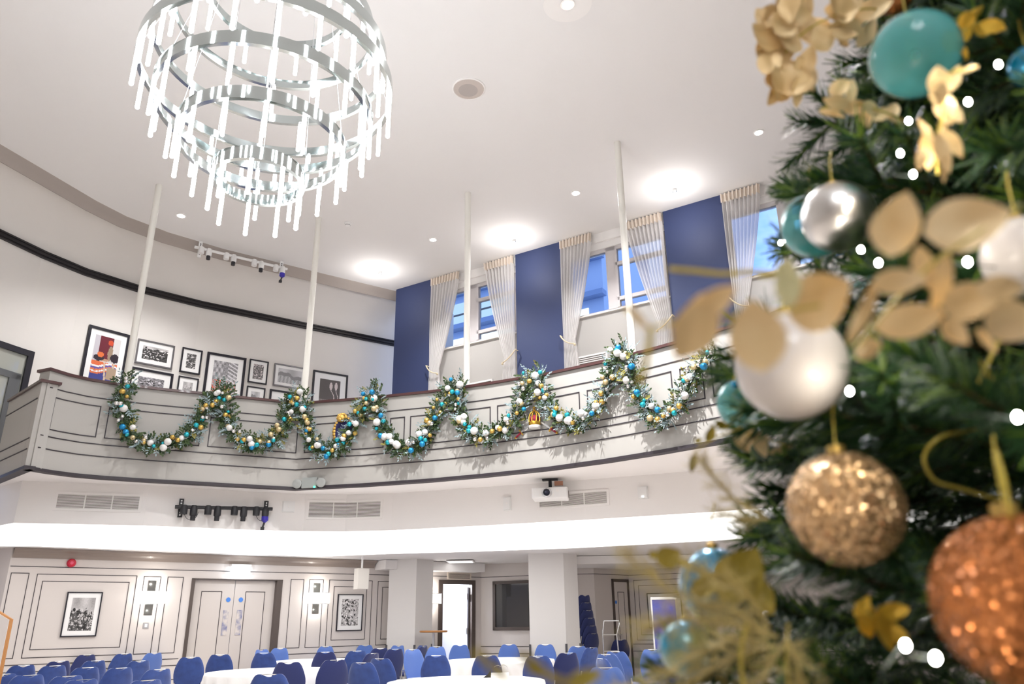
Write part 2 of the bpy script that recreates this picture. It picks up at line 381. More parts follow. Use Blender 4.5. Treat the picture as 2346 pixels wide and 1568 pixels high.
# balcony: floor slab, soffit, parapets
slab = MB(); fp = [tuple(p) for p in SB.p] + BL + BR
bk = [tuple(V.at(13, 0, -.3)[:2]), tuple(V.at(0, 0, -.3)[:2])] + [tuple(p) for p in reversed(U.p[4:])]
slab.add([(x, y, 3.6) for x, y in fp + bk], [tuple(range(len(fp + bk)))]); struct(slab.build('floor_balcony', 'floor'))
sf = MB(); kk = [tuple(p) for p in reversed(K.p[1:])]
sf.add([(x, y, BALB + .01) for x, y in fp + kk], [tuple(range(len(fp + kk)))]); struct(sf.build('ceiling_soffit', 'white'))
bw = MB(); BAL.box(bw, 0, BAL.len, BALB + .02, RAILZ - .035, -.19, 0); bw = bw.build('wall_balcony_front', 'face', smooth=True); struct(bw)
rl = MB(); BAL.box(rl, -.03, BAL.len, RAILZ - .035, RAILZ, -.22, .035); rl.build('handrail', 'rail', bw, smooth=True)
bt = MB(); BAL.box(bt, -.03, BAL.len, BALB - .012, BALB + .028, -.1, .022); bt.build('bottom_bead', 'line', bw, smooth=True)
ln = MB()
def seg(w, mb, x0, y0, x1, y1, o=.008):      # rectangle given by its top-left and bottom-right pixels
    a, z1 = w.px(x0, y0); b, z0 = w.px(x1, y1); w.rect(mb, a, b, z0, z1, .013, o); return a, b, z0, z1
for z in (BAL.px(300, 905)[1] if 0 else 4.335, 3.705, 3.545): BAL.box(ln, .04, BAL.len, z, z + .013, -.002, .008)
for x0, x1 in ((128, 238), (256, 472), (490, 690), (707, 884), (897, 930), (942, 1124), (1139, 1328), (1345, 1543), (1562, 1616), (1635, 1760), (1780, 1960)):
    s0 = BAL.px(x0, 905 if x0 > 600 else 900)[0]; s1 = BAL.px(x1, 905 if x1 > 600 else 900)[0]
    # both pixels are read at the panels' upper edge
    BAL.rect(ln, s0, s1, 3.80, 4.235, .013, .008)
ln.build('inlay_lines', 'line', bw)
sb = MB(); SB.box(sb, 0, SB.len + .02, BALB + .02, 4.39, -.19, 0); sb = sb.build('wall_side_balcony', 'face'); struct(sb)
q = MB(); SB.box(q, 0, SB.len + .06, 4.39, 4.425, -.22, .03); q.build('handrail', 'rail', sb)
q = MB(); SB.box(q, 0, SB.len + .1, BALB - .012, BALB + .028, -.1, .022); q.build('bottom_bead', 'line', sb)
q = MB()
for z in (4.18, 3.66, 3.52): SB.box(q, 0, SB.len - .03, z, z + .013, -.002, .008)
q.build('inlay_lines', 'line', sb)
# bulkhead under the balcony, ceiling of the lower level with a glowing sheet added in place of its cove light
struct(K.sheet(0, K.len, LOWC, BALB + .02).build('wall_bulkhead', 'white', smooth=True))
lc = MB(); kp = [tuple(p) for p in K.p]
lc.add([(x, y, LOWC + .02) for x, y in kp + [(9.6, 21.5), (-10.8, 21.5)]], [tuple(range(len(kp) + 2))]); struct(lc.build('ceiling_lower', 'white'))
near = [tuple(K.at(q, 0, -.03)[:2]) for q in K.cuts(K.cum[1] + .1, K.len - 3.2, .5)]
far = [(7.0, 12.4), (5.0, 13.6), (3.0, 14.6), (1.2, 15.4), (-1.0, 15.9), (-2.6, 16.1)] + [tuple(A.at(q, 0, .7)[:2]) for q in (5.4, 4, 2, .3)] + [(-9.2, 13.2)]
pn = MB(); N_ = len(near) + len(far); al_ = near + far
pn.add([(x, y, LOWC) for x, y in al_] + [(x, y, LOWC + .018) for x, y in al_], [tuple(range(N_)), tuple(range(2 * N_ - 1, N_ - 1, -1))] + [(k, (k + 1) % N_, N_ + (k + 1) % N_, N_ + k) for k in range(N_)])
tag(pn.build('ceiling_glow_sheet', 'panel'), 'long glowing white sheet standing in for the cove-lit ceiling under the balcony', 'ceiling light')
dc = MB().box(1.2, 9.5, 17.6, 21, 2.56, LOWC + .01); struct(dc.build('ceiling_drop', 'white'))
bm = MB(); A.box(bm, 7.15, 9.9, 2.53, LOWC + .01, 0, .5); struct(bm.build('ceiling_beam', 'white'))
# lower walls with openings
DR = (3.12, 4.98, 0, 2.28)
sa, za = A.px(1014, 1339); sb_, _ = A.px(1080, 1340); ST = (sa, sb_, 0, za)
wa = A.sheet(0, A.len, 0, LOWC + .03, [DR, ST]).build('wall_left', 'lowwall'); struct(wa)
l = MB()
A.box(l, .02, A.len, 2.424, 2.436, -.002, .006)
for z in (.80, .685, .44): A.box(l, 0, 3.05, z, z + .012, -.002, .006); A.box(l, 5.1, 7.4, z, z + .012, -.002, .006)
for a, b, z0, z1 in ((.05, .33, .91, 2.32), (.45, 2.11, .91, 2.31), (.55, 1.99, 1.04, 2.19), (2.23, 2.54, .91, 2.30), (2.66, 2.96, .91, 2.30), (5.16, 5.46, .92, 2.30), (5.58, 5.91, .92, 2.30), (6.04, 7.10, .92, 2.30), (6.16, 6.97, 1.05, 2.165), (7.24, 8.4, .92, 2.29), (7.36, 8.3, 1.04, 2.165)):
    A.rect(l, a, b, z0, z1, .011, .006)
l.build('inlay_lines', 'line', wa)
cn = MB(); rows = []
prof = [(2.575, 0), (2.575, .02), (2.60, .03), (2.63, .045), (2.665, .08), (2.69, .125), (2.70, .15), (2.735, .16), (2.735, 0)]
for q in (.02, 7.12): rows.append([A.at(q, z, o) for z, o in prof])
cn.grid(rows, close=True); cn.add(rows[1], [tuple(range(len(prof)))])
struct(cn.build('trim_2', 'cornice'))
wb_ = B.sheet(0, B.len, 0, LOWC + .03).build('wall_rear', 'lowwall'); struct(wb_)
l = MB(); B.box(l, 0, B.len, 2.42, 2.432, -.002, .006)
for z in (.80, .64): B.box(l, 0, B.len, z, z + .012, -.002, .006)
l.build('inlay_lines', 'line', wb_)
wc = Cw.sheet(0, Cw.len, 0, LOWC + .03).build('wall_door_bay', 'lowwall'); struct(wc)
l = MB(); Cw.box(l, 0, Cw.len, 2.42, 2.432, -.002, .006); l.build('inlay_lines', 'line', wc)
wd_ = D.sheet(0, D.len, 0, LOWC + .03).build('wall_far_right', 'lowwall'); struct(wd_)
l = MB(); D.box(l, 0, D.len, 2.42, 2.432, -.002, .006)
for z in (.80, .64): D.box(l, 0, D.len, z, z + .012, -.002, .006)
s0, z1 = D.px(1451, 1330); _, z0 = D.px(1460, 1468); D.rect(l, s0, s0 + 1.9, z0, z1, .012, .006)
s1, z1 = D.px(1462, 1342); _, z0 = D.px(1470, 1456); D.rect(l, s1, s0 + 1.78, z0, z1, .012, .006)
l.build('inlay_lines', 'line', wd_)
# pillars
for k, (pa, pf, pr_) in enumerate((((893, 1286), (955, 1283), (993, 1286)), ((1210, 1271), (1290, 1270), (1321, 1272)))):
    a, f, r = [Vector(pz(*p, 2.72)) for p in (pa, pf, pr_)]; b = a + r - f
    mb = MB(); mb.hexa([(p.x, p.y, 0) for p in (a, f, r, b)] + [(p.x, p.y, LOWC + .02) for p in (a, f, r, b)])
    o = mb.build('pillar', 'pillar'); struct(o)
    g = MB()
    for p in (a, f, r): g.box(p.x - .022, p.x + .022, p.y - .022, p.y + .022, .1, .93)
    g.build('corner_guard', 'guard', o)
# ---- doors
d1 = MB(); A.box(d1, 3.12, 3.185, 0, 2.28, -.16, .02); A.box(d1, 4.86, 4.98, 0, 2.28, -.16, .02); A.box(d1, 3.12, 4.98, 2.262, 2.28, -.16, .02)
d1 = d1.build('door_1', 'doorframe'); struct(d1)
for a, b, sg in ((3.19, 4.015, 1), (4.025, 4.86, -1)):
    lf = MB(); A.box(lf, a, b, .01, 2.26, -.14, -.10); lf = lf.build('door_leaf', 'door', d1)
    l = MB(); A.box(l, 0, 0, 0, 0, 0, 0); l = MB()
    p0, p1 = (a + .17, a + .58) if sg > 0 else (b - .61, b - .2)
    for q0, q1, z0, z1 in ((p0, p1, 2.03, 2.042), (p0, p0 + .011, .3, 2.04), (p1 - .011, p1, .3, 2.04), (p0, p1, .3, .312)): A.box(l, q0, q1, z0, z1, -.101, -.094)
    l.build('inlay_lines', 'line', lf)
    c = a + .70 if sg > 0 else a + .14
    g = MB(); A.box(g, c - .055, c + .055, 1.2, 1.68, -.102, -.092); g.build('vision_panel', mat('wired_glass', srgb(120, 125, 165), .15, var=(9, srgb(214, 206, 200))), lf)
    g = MB().lathe(A.at(c + (.02 if sg > 0 else 0), 1.88, -.099), [(.045, 0), (.045, .008)], 20, A.out(4)); g.build('fire_door_disc', mat('blue_disc', srgb(70, 130, 215), .4), lf)
# storeroom: frame, opening, lit alcove with shelves
s0, z1 = A.px(1005, 1329); s1, _ = A.px(1088, 1330)
d2 = MB(); A.box(d2, s0, ST[0], 0, ST[3], -.12, .03); A.box(d2, ST[1], s1, 0, ST[3], -.12, .03); A.box(d2, s0, s1, ST[3], z1, -.12, .03)
d2 = d2.build('door_2', 'doorframe'); struct(d2)
lf = MB(); lf.obox(A.at(ST[1] - .045, 1.1, -.45), A.out(9), A.tan(9), (0, 0, 1), .36, .02, 1.09)
lf = lf.build('door_leaf', mat('white_leaf', srgb(224, 230, 244), .5), d2)
hg = MB()
for z in (.3, 1.1, 1.9): A.box(hg, ST[1] - .10, ST[1] - .06, z, z + .14, -.09, -.05)
hg.build('hinge', 'steel', lf)
al = MB()
a0, a1 = ST[0] - .7, ST[1] + .05
pts = [A.at(a0, 0, -.1), A.at(a0, 0, -1.35), A.at(a1, 0, -1.35), A.at(a1, 0, -.1)]
al.grid([[(p.x, p.y, 0.001) for p in pts], [(p.x, p.y, 2.5) for p in pts]]); al.add([(p.x, p.y, 2.5) for p in pts], [(0, 1, 2, 3)])
struct(al.build('wall_storeroom', 'shelfwhite'))
lamp('storeroom_light', 'POINT', A.at((a0 + a1) / 2, 2.3, -.6), 75, (.9, .95, 1), .05)
sh = thing('storage_shelf', 'white shelving in the lit storeroom behind the open dark-framed doorway', 'shelf', A.at(a0 + .7, 0, -1.1))
for z in (.55, .95, 1.35, 1.75):
    q = MB(); A.box(q, a0 + .02, a0 + 1.06, z, z + .035, -1.33, -.95); q.build('shelf_board', 'shelfwhite', sh)
q = MB(); A.box(q, a0 + 1.05, a0 + 1.08, 0, 2.2, -1.33, -.95); q.build('side_panel', 'shelfwhite', sh)
for s_, z, w, h, c, lb in ((.72, 1.785, .22, .22, (150, 150, 155), 'grey folded stack on the storeroom shelf, topmost of the stacks'), (.74, 1.385, .2, .08, (200, 60, 70), 'red folded cloth on the storeroom shelf'), (.72, .985, .24, .2, (120, 130, 120), 'grey green folded stack on the storeroom shelf below the red cloth'), (.72, .585, .24, .18, (44, 50, 90), 'navy folded stack on the lowest visible storeroom shelf')):
    q = MB()
    for k in range(4): A.box(q, a0 + s_ + .006 * (k % 2), a0 + s_ + w, z + h * k / 4, z + h * (k + .86) / 4, -1.25, -.97)
    tag(q.build('folded_linen', mat('linen_%d' % c[0], srgb(*c), .9)), lb, 'linen')
cb = thing('cupboard', 'tall white cupboard standing inside the lit storeroom', 'cupboard', A.at(a0 + 1.25, 0, -1.0))
q = MB(); A.box(q, a0 + 1.1, a0 + 1.5, 0, 2.15, -1.32, -.75); q.build('body', 'shelfwhite', cb)
q = MB(); A.box(q, a0 + 1.11, a0 + 1.49, .05, 2.12, -.75, -.73); q = q.build('door', 'shelfwhite', cb)
h = MB(); A.box(h, a0 + 1.14, a0 + 1.155, 1.0, 1.18, -.73, -.705); h.build('handle', 'steel', q)
# door 3
s0, z1 = Cw.px(1400, 1327); s1, _ = Cw.px(1438, 1329)
q = MB(); Cw.box(q, s0, s0 + .06, 0, z1, -.02, .03); Cw.box(q, s1 - .06, s1, 0, z1, -.02, .03); Cw.box(q, s0, s1, z1 - .07, z1, -.02, .03)
d3 = q.build('door_3', 'doorframe'); struct(d3)
q = MB(); Cw.box(q, s0 + .06, s1 - .06, 0, z1 - .07, 0, .012); q = q.build('door_leaf', 'lowwall', d3)
l = MB(); Cw.rect(l, s0 + .2, s1 - .2, .35, z1 - .3, .012, .018); l.build('inlay_lines', 'line', q)
h = MB(); Cw.box(h, s0 + .1, s0 + .24, 1.02, 1.04, .03, .05); Cw.box(h, s0 + .1, s0 + .13, .93, 1.08, .012, .04); h.build('door_handle', 'chrome', q)
h = MB().lathe(Cw.at(s0 + .12, 1.78, .012), [(.04, 0), (.04, .006)], 16, Cw.out(.5)); h.build('fire_door_disc', mat('blue_disc2', srgb(70, 130, 215), .4), q)
# upper-left glazed door in the curved wall
s0, z1 = U.px(0, 790); s1, zz = U.px(76, 808)
q = MB(); U.box(q, s1 - .09, s1, 3.6, zz, -.02, .05); U.box(q, s0 - 1.1, s1, zz - .09, zz, -.02, .05); d4 = q.build('door_4', 'frame'); struct(d4)
q = MB(); U.box(q, s0 - 1.1, s1 - .09, 3.6, zz - .09, 0, .012); q.build('pane', mat('door_glazing', srgb(168, 170, 162), .08, coat=1), d4)
q = MB(); U.box(q, s1 - .3, s1 - .12, 3.6, zz - .42, .012, .035); U.box(q, s0 - .7, s1 - .12, zz - .5, zz - .4, .012, .035); q.build('door_stile', mat('grey_stile', srgb(96, 98, 100), .4), d4)
# hatch with dark glass on the rear wall
s0, z1 = B.px(1130, 1333); s1 = B.px(1232, 1333)[0]; z0 = B.px(1131, 1445)[1]
t = thing('dark_glazed_hatch', 'large square dark glass hatch in bronze frame on rear wall between the pillars', 'hatch', B.at((s0 + s1) / 2, z0, 0))
q = MB(); B.box(q, s0, s0 + .07, z0, z1, 0, .05); B.box(q, s1 - .07, s1, z0, z1, 0, .05); B.box(q, s0, s1, z1 - .07, z1, 0, .05); B.box(q, s0, s1, z0, z0 + .07, 0, .05)
q.build('frame', 'doorframe', t)
q = MB(); B.box(q, s0 + .07, s1 - .07, z0 + .07, z1 - .07, 0, .015); q.build('glass', 'dark', t)

# ---- the building across the street, seen through the windows
sr_, _ = V.px(1378, 600, -8.); zl = V.px(1345, 718, -8.)[1]
nb = thing('neighbouring_building', 'dark blue office building with lit floors outside the first two windows', 'building', V.at(sr_ - 6, 0, -8))
q = MB(); V.box(q, sr_ - 14, sr_, 0, zl + 3.2, -12, -8); q.build('facade', mat('slate_facade', srgb(160, 178, 208), .7), nb)
q = MB()
for k in range(7): z = zl - 4.6 + k * 1.25; V.box(q, sr_ - 14, sr_ + .1, z, z + .16, -8, -7.7)
q.build('ledges', mat('grey_ledge', srgb(120, 140, 176), .7), nb)
for k, z in enumerate((zl - 3.3, zl - 2.05, zl - .8, zl + .45)):
    for m_ in range(5):
        a = sr_ - 13.6 + m_ * 2.7
        if k == 3 and m_ > 3: continue
        q = MB(); V.box(q, a, a + 2.3, z, z + .95, -8, -7.97); w_ = q.build('lit_window', emis('office_light_%d%d' % (k, m_), ((.62, .82, 1), (.45, .68, 1), (.85, .97, 1), (.5, .72, 1))[k], (.8, .5, .75, .6)[k]), nb)
        q = MB(); V.box(q, a + 1.1, a + 1.16, z, z + .95, -7.97, -7.93); V.box(q, a, a + 2.3, z + .5, z + .55, -7.97, -7.93); q.build('glazing_bar', 'guard', w_)

# ================================================================== POLES
for (bx, by), lb in zip(((292, 868), (692, 908), (1060, 876), (1437, 795)), ('leftmost, passing the large coloured picture', 'second from left, right of the small pictures', 'third from left, in front of the first window', 'rightmost, in front of the middle window')):
    x, y, _ = pz(bx, by, RAILZ); o = BAL.px(bx, by)[0]
    p = BAL.at(o, 0, -.13)
    q = MB().tube([(p.x, p.y, RAILZ - 1.0), (p.x, p.y, CEIL)], .048, 20)
    o = tag(q.build('support_pole', 'pole', None, True, origin=(p.x, p.y, RAILZ - 1)), 'slim cream ceiling pole, ' + lb, 'pole', 'support poles')

# ================================================================== CHANDELIER
dr = ray(617, 199); hd = np.array([dr[0], dr[1]]) / math.hypot(dr[0], dr[1]); CD = 5.6
CX, CY = hd * CD
chand = thing('chandelier', 'large tiered chandelier of chrome rings hung with glowing glass rods', 'chandelier', (CX, CY, 4.98))
tiers = []   # (z, radius, rods)
for (cx, cy, w, n) in ((585, 420, 225, 9), (595, 343, 403, 14), (596, 266, 519, 18), (602, 199, 601, 21), (618, 130, 552, 17), (630, 63, 470, 12), (640, 4, 340, 8)):
    d = ray(cx, cy); t = CD / math.hypot(d[0], d[1]); z = CZ + d[2] * t; depth = FPX * t
    tiers.append((z, w / 2 * depth / FPX * .975 * (1 / math.sqrt(1 + ((cx - 1173) / FPX) ** 2 * .9)), n))
rodm = None
def rod_at(x, y, z, L, r=.0165):
    global rodm
    if rodm is None:
        q = MB().lathe((0, 0, 0), [(.006, 0), (r * .8, -.008), (r, -.02), (r, -L + .03), (r * 1.08, -L + .01), (r * .7, -L), (0.0001, -L - .004)], 10)
        me = q.build('glass_rod', 'rod', None, True); rodm = me.data; bpy.data.objects.remove(me)
    o = bpy.data.objects.new('glass_rod', rodm); COL.objects.link(o); o.parent = chand; o.location = Vector((x, y, z)) - chand.location; return o
for k, (z, R, n) in enumerate(tiers):
    q = MB(); rows = []
    N = 72
    for i in range(N):
        a = 2 * PI * i / N; c, s = math.cos(a), math.sin(a)
        rows.append([(CX + c * (R + e), CY + s * (R + e), z + h) for e, h in ((-.035, 0), (0, 0), (0, .11), (-.006, .11), (-.006, .012), (-.035, .012))])
    rows.append(rows[0]); q.grid(rows, close=True)
    q.build('ring', 'mirror', chand, True)
    for i in range(n):
        a = 2 * PI * (i + .3 * (k % 3)) / n
        rod_at(CX + math.cos(a) * (R - .018), CY + math.sin(a) * (R - .018), z + .03, .33)
    # hanging wires for this tier
q = MB()
for k, (z, R, n) in enumerate(tiers):
    for i in range(4):
        a = 2 * PI * i / 4 + .4; x, y = CX + math.cos(a) * (R - .01), CY + math.sin(a) * (R - .01)
        q.tube([(x, y, z + .1), (CX + math.cos(a) * .28, CY + math.sin(a) * .28, CEIL - .02)], .0022, 5)
q.build('suspension_wires', 'steel', chand)
q = MB().lathe((CX, CY, CEIL - .06), [(.02, 0), (.36, 0), (.38, .02), (.38, .06)], 40); q.build('canopy', 'chrome', chand, True)
# unseen chandelier copy added behind the camera to brighten ceiling and tree
ch2 = copy_tree(chand); ch2.location = (-.4, -3.4, 4.98); ch2['label'] = 'added chandelier copy, unseen fill light behind the photographer'

# ================================================================== CEILING FITTINGS
DL = [(1738, 303, 'at upper right beside the tree', .055, 1), (1319, 442, 'above the middle window', .06, 1), (992, 549, 'near the first blue pier', .055, 1), (415, 494, 'at left below the chandelier', .06, 1), (770, 263, 'seen through the chandelier rods', .05, 1), (1300, 9, 'set in a large round plate at the top', .06, 1)]
for x, y, lb, r, k in DL:
    p = Vector(pz(x, y, CEIL)); t = thing('downlight', 'small round recessed ceiling downlight ' + lb, 'downlight', p, 'recessed downlights')
    q = MB().lathe(p, [(r * 1.35, 0), (r * 1.35, -.012), (r, -.012), (r, -.004)], 24); q.build('bezel', 'chrome' if y < 270 else 'white', t, True)
    q = MB().lathe(p, [(r, -.006), (r * .6, -.022), (.0005, -.026)], 20); q.build('lamp', 'bulb', t, True)
    if y < 20: q = MB().lathe(p, [(.27, 0), (.27, -.006), (.09, -.006)], 40); q.build('plate', 'white', t, True)
    lamp('downlight_beam', 'SPOT', p - Vector((0, 0, .04)), K_DOWN * (7.5 if y < 20 else 1.4 if y < 270 else 1), (1, .985, .97), .05, (0, 0, 0), 2.2, t)
for x, y, lb in ((888, 632, 'above the leftmost blue pier'), (1192, 560, 'above the second blue pier'), (1556, 447, 'above the third blue pier')):
    p = Vector(pz(x, y, CEIL)); p = p + V.out(3) * .22; p.z = CEIL
    t = thing('glowing_spotlight', 'tiny glowing ceiling spotlight casting a bright pool on the ceiling ' + lb, 'spotlight', p, 'ceiling spotlights over the piers')
    q = MB().lathe(p, [(.035, 0), (.035, -.05), (.02, -.055)], 16); q.build('holder', 'chrome', t, True)
    q = MB().sphere(p - Vector((0, 0, .075)), .026, 12, 8); q.build('bulb', 'bulb', t, True)
    lamp('spotlight_glow', 'POINT', p - Vector((0, 0, .42)) + V.out(3) * .1, K_GLOW, (1, .96, .92), 0.0, parent=t)
p = Vector(pz(1074, 203, CEIL)); t = thing('ceiling_speaker', 'round grey ceiling speaker with mesh cover', 'speaker', p)
q = MB().lathe(p, [(.215, 0), (.215, -.012), (.2, -.018), (.195, -.01)], 40); q.build('rim', 'white', t, True)
q = MB().lathe(p, [(.196, -.012), (.12, -.014), (.0005, -.014)], 40); q.build('grille', mat('speaker_mesh', srgb(196, 186, 180), .8), t, True)
q = MB().lathe(p + Vector((-.01, .02, 0)), [(.125, -.0145), (.09, -.02), (.0005, -.021)], 32); q.build('cone', mat('speaker_cone', srgb(176, 168, 164), .8), t, True)
p = Vector(pz(797, 511, CEIL)); t = thing('smoke_detector', 'small white smoke detector on the ceiling below the chandelier', 'smoke detector', p)
q = MB().lathe(p, [(.06, 0), (.06, -.02), (.045, -.03), (.04, -.055), (.0005, -.06)], 24); q.build('body', 'plast', t, True)
q = MB().lathe(p, [(.042, -.04), (.044, -.046), (.04, -.05)], 24); q.build('vent_ring', 'guard', t, True)
# two light bars
def light_bar(name, label, P0, P1, out, m, hm, px_heads, drop=.1):
    P0 = Vector(P0); P1 = Vector(P1); ax = (P1 - P0).normalized(); L = (P1 - P0).length; up = Vector((0, 0, 1))
    t = thing(name, label, 'light bar', (P0 + P1) / 2)
    q = MB().tube([P0, P1], .026, 12); q.build('bar', m, t, True)
    for f in (.06, .94):
        c = P0 + ax * L * f - out * (.104 if m == 'black' else .05); q = MB().obox(c, ax, out, up, .03, .014, .13 if m == 'black' else .158); q.obox(c + out * .05, ax, out, up, .02, .05, .02)
        q = q.build('bracket', m, t)
        for dz in (-.1, -.065, .065, .1): b = MB().lathe(c + up * dz + out * .012, [(.012, 0), (.012, .004)], 10, out); b.build('bolt', 'plast' if m == 'black' else 'guard', q)
    for f in px_heads:
        q = MB(); c = P0 + ax * L * f + out * .01
        q.lathe(c - up * .10 - ax * .0, [(.048, 0), (.05, .07), (.045, .12), (.03, .13)], 16, up); q = q.build('socket', m, t, True)
        c2 = c + ax * .13; s = MB().lathe(c2 - up * .12, [(.045, 0), (.05, .02), (.05, .10), (.035, .145)], 16, up); s = s.build('socket', m, t, True)
        if f < .8: h = MB().lathe(c2 - up * .185, [(.034, 0), (.036, .07)], 14, up); h.build('connector', hm, s, True)
        else:
            h = MB().lathe(c2 - up * .2, [(.02, 0), (.05, .03), (.05, .085)], 14, up); h.build('violet_plug', 'violet', s, True)
            h = MB().tube([c2 - up * .2, c2 - up * .27 - ax * .02], .014, 8); h.obox(c2 - up * .285 - ax * .022, ax, out, up, .025, .02, .022); h.build('cable_end', hm, s)
    if m == 'black':
        for f in (.12, .85):
            c = P0 + ax * L * f + out * .03; pts = [c + ax * (.09 * (1 - math.cos(a)) - .03) - up * (.07 + .11 * math.sin(a)) for a in [PI * k / 10 for k in range(11)]]
            q = MB().tube(pts, .004, 6); q.build('cable_loop', m, t, True)
    return t
s0, z0 = K.px(401, 1162, .12); s1, z1 = K.px(624, 1167, .12)
light_bar('stage_lighting_bar', 'black lighting socket bar on the white bulkhead under the balcony', K.at(s0, z0, .12), K.at(s1, z1, .12), K.out((s0 + s1) / 2), 'black', 'black', (.09, .33, .6, .83))
pa, pb = Vector(pz(446, 566, CEIL - .16)), Vector(pz(658, 617, CEIL - .16))
light_bar('lighting_socket_bar', 'white lighting socket bar with black plugs hung below upper ceiling', pa, pb, Vector((pb - pa).cross(Vector((0, 0, 1)))).normalized(), 'plast', 'black', (.07, .33, .63, .87))

# ================================================================== PICTURES
def blob(u, v, cu, cv, ru, rv): return ((u - cu) / ru) ** 2 + ((v - cv) / rv) ** 2 < 1
def art_mono(seed, sky=.5, base=.3, dens=40, lo=.04, hi=.8, horizon=.5, tint=(1, .97, .98)):
    rnd = random.Random(seed); bl = []
    for _ in range(dens):
        bl.append((rnd.random(), rnd.uniform(0, horizon + .1), rnd.uniform(.015, .075), rnd.uniform(.015, .065), rnd.choice([lo, lo, base, hi * .8, hi])))
    bl += [(rnd.random(), rnd.uniform(0, horizon), rnd.uniform(.01, .035), rnd.uniform(.01, .035), rnd.choice([lo, hi, base])) for _ in range(dens * 2)]
    def f(u, v):
        c = sky + .12 * math.sin(9 * u + seed) * math.sin(5 * v) if v > horizon else base
        for cu, cv, ru, rv, g in bl:
            if blob(u, v, cu, cv, ru, rv): c = g
        c += rnd.uniform(-.05, .05); c = max(.01, min(.9, c)); return (c * tint[0], c * tint[1], c * tint[2])
    return f
def art_cloth(u, v):                     # seated figure with striped cloth
    if v < .42:
        w = v + .05 * math.sin(5.5 * u + .6) * (1 if u < .8 else .4)
        if u > .62 and .05 < v < .33: return (.42, .31, .22)
        if abs(u - (.5 + .25 * (.4 - v))) < .035 or abs(u - (.86 + .1 * (.4 - v))) < .03: return (.62, .48, .36)
        if w > .37: return (.72, .16, .06)
        if w > .33: return (.82, .82, .84)
        if w > .29: return (.14, .1, .36)
        if w > .25: return (.72, .2, .08)
        if w > .22: return (.8, .8, .82)
        if w > .18: return (.66, .16, .06)
        return (.05, .06, .25)
    if blob(u, v, .30, .58, .13, .06): return (.72, .17, .05)
    if blob(u, v, .24, .50, .2, .07) or blob(u, v, .86, .55, .18, .1): return (.03, .02, .03)
    if blob(u, v, .66, .64, .1, .17): return (.33, .24, .17)
    if blob(u, v, .62, .88, .1, .06): return (.6, .08, .03)
    if .2 < u < .72 and v > .5: return (.14, .015, .03)
    if blob(u, v, .45, .5, .25, .06): return (.5, .3, .2)
    return (.55, .53, .58) if u < .3 else (.66, .64, .64)
def art_parade(u, v, rnd=random.Random(5)):
    g = .38 + .2 * math.sin(30 * u) * math.sin(24 * v) + rnd.uniform(-.12, .12)
    if v > .6 and u > .4: g = .25 + rnd.uniform(-.1, .2)
    if v > .35 and u > .62 and (v * 9 + u * 3) % 1 < .35: g = .75
    if v < .42 and rnd.random() < .42 and (u < .42 or (u * 7 + v * 2) % 1 < .4): return (.75, .12, .06)
    return (g, g * .98, g * 1.03)
def art_dark(u, v):
    c = .09
    if blob(u, v, .55, .72, .07, .17) or blob(u, v, .80, .74, .07, .17): c = .62
    if abs(u - (.62 + .1 * math.sin(7 * v))) < .02 and v < .55 or abs(u - (.86 + .06 * math.sin(8 * v))) < .015 and v < .6: c = .6
    if v < .12 and u < .75 and (u * 22) % 1 < .5: c = .3
    return (c * 1.05, c * .92, c * .92)
def art_land(u, v):
    h = .5 + .12 * math.sin(6 * u) + .05 * math.sin(17 * u)
    if v > h + .15: c = .5 + .1 * math.sin(8 * u)
    elif v > h - .1: c = .24
    else: c = .42 + .2 * math.sin(40 * u + 30 * v) * math.sin(33 * v)
    return (c, c, c * 1.04)
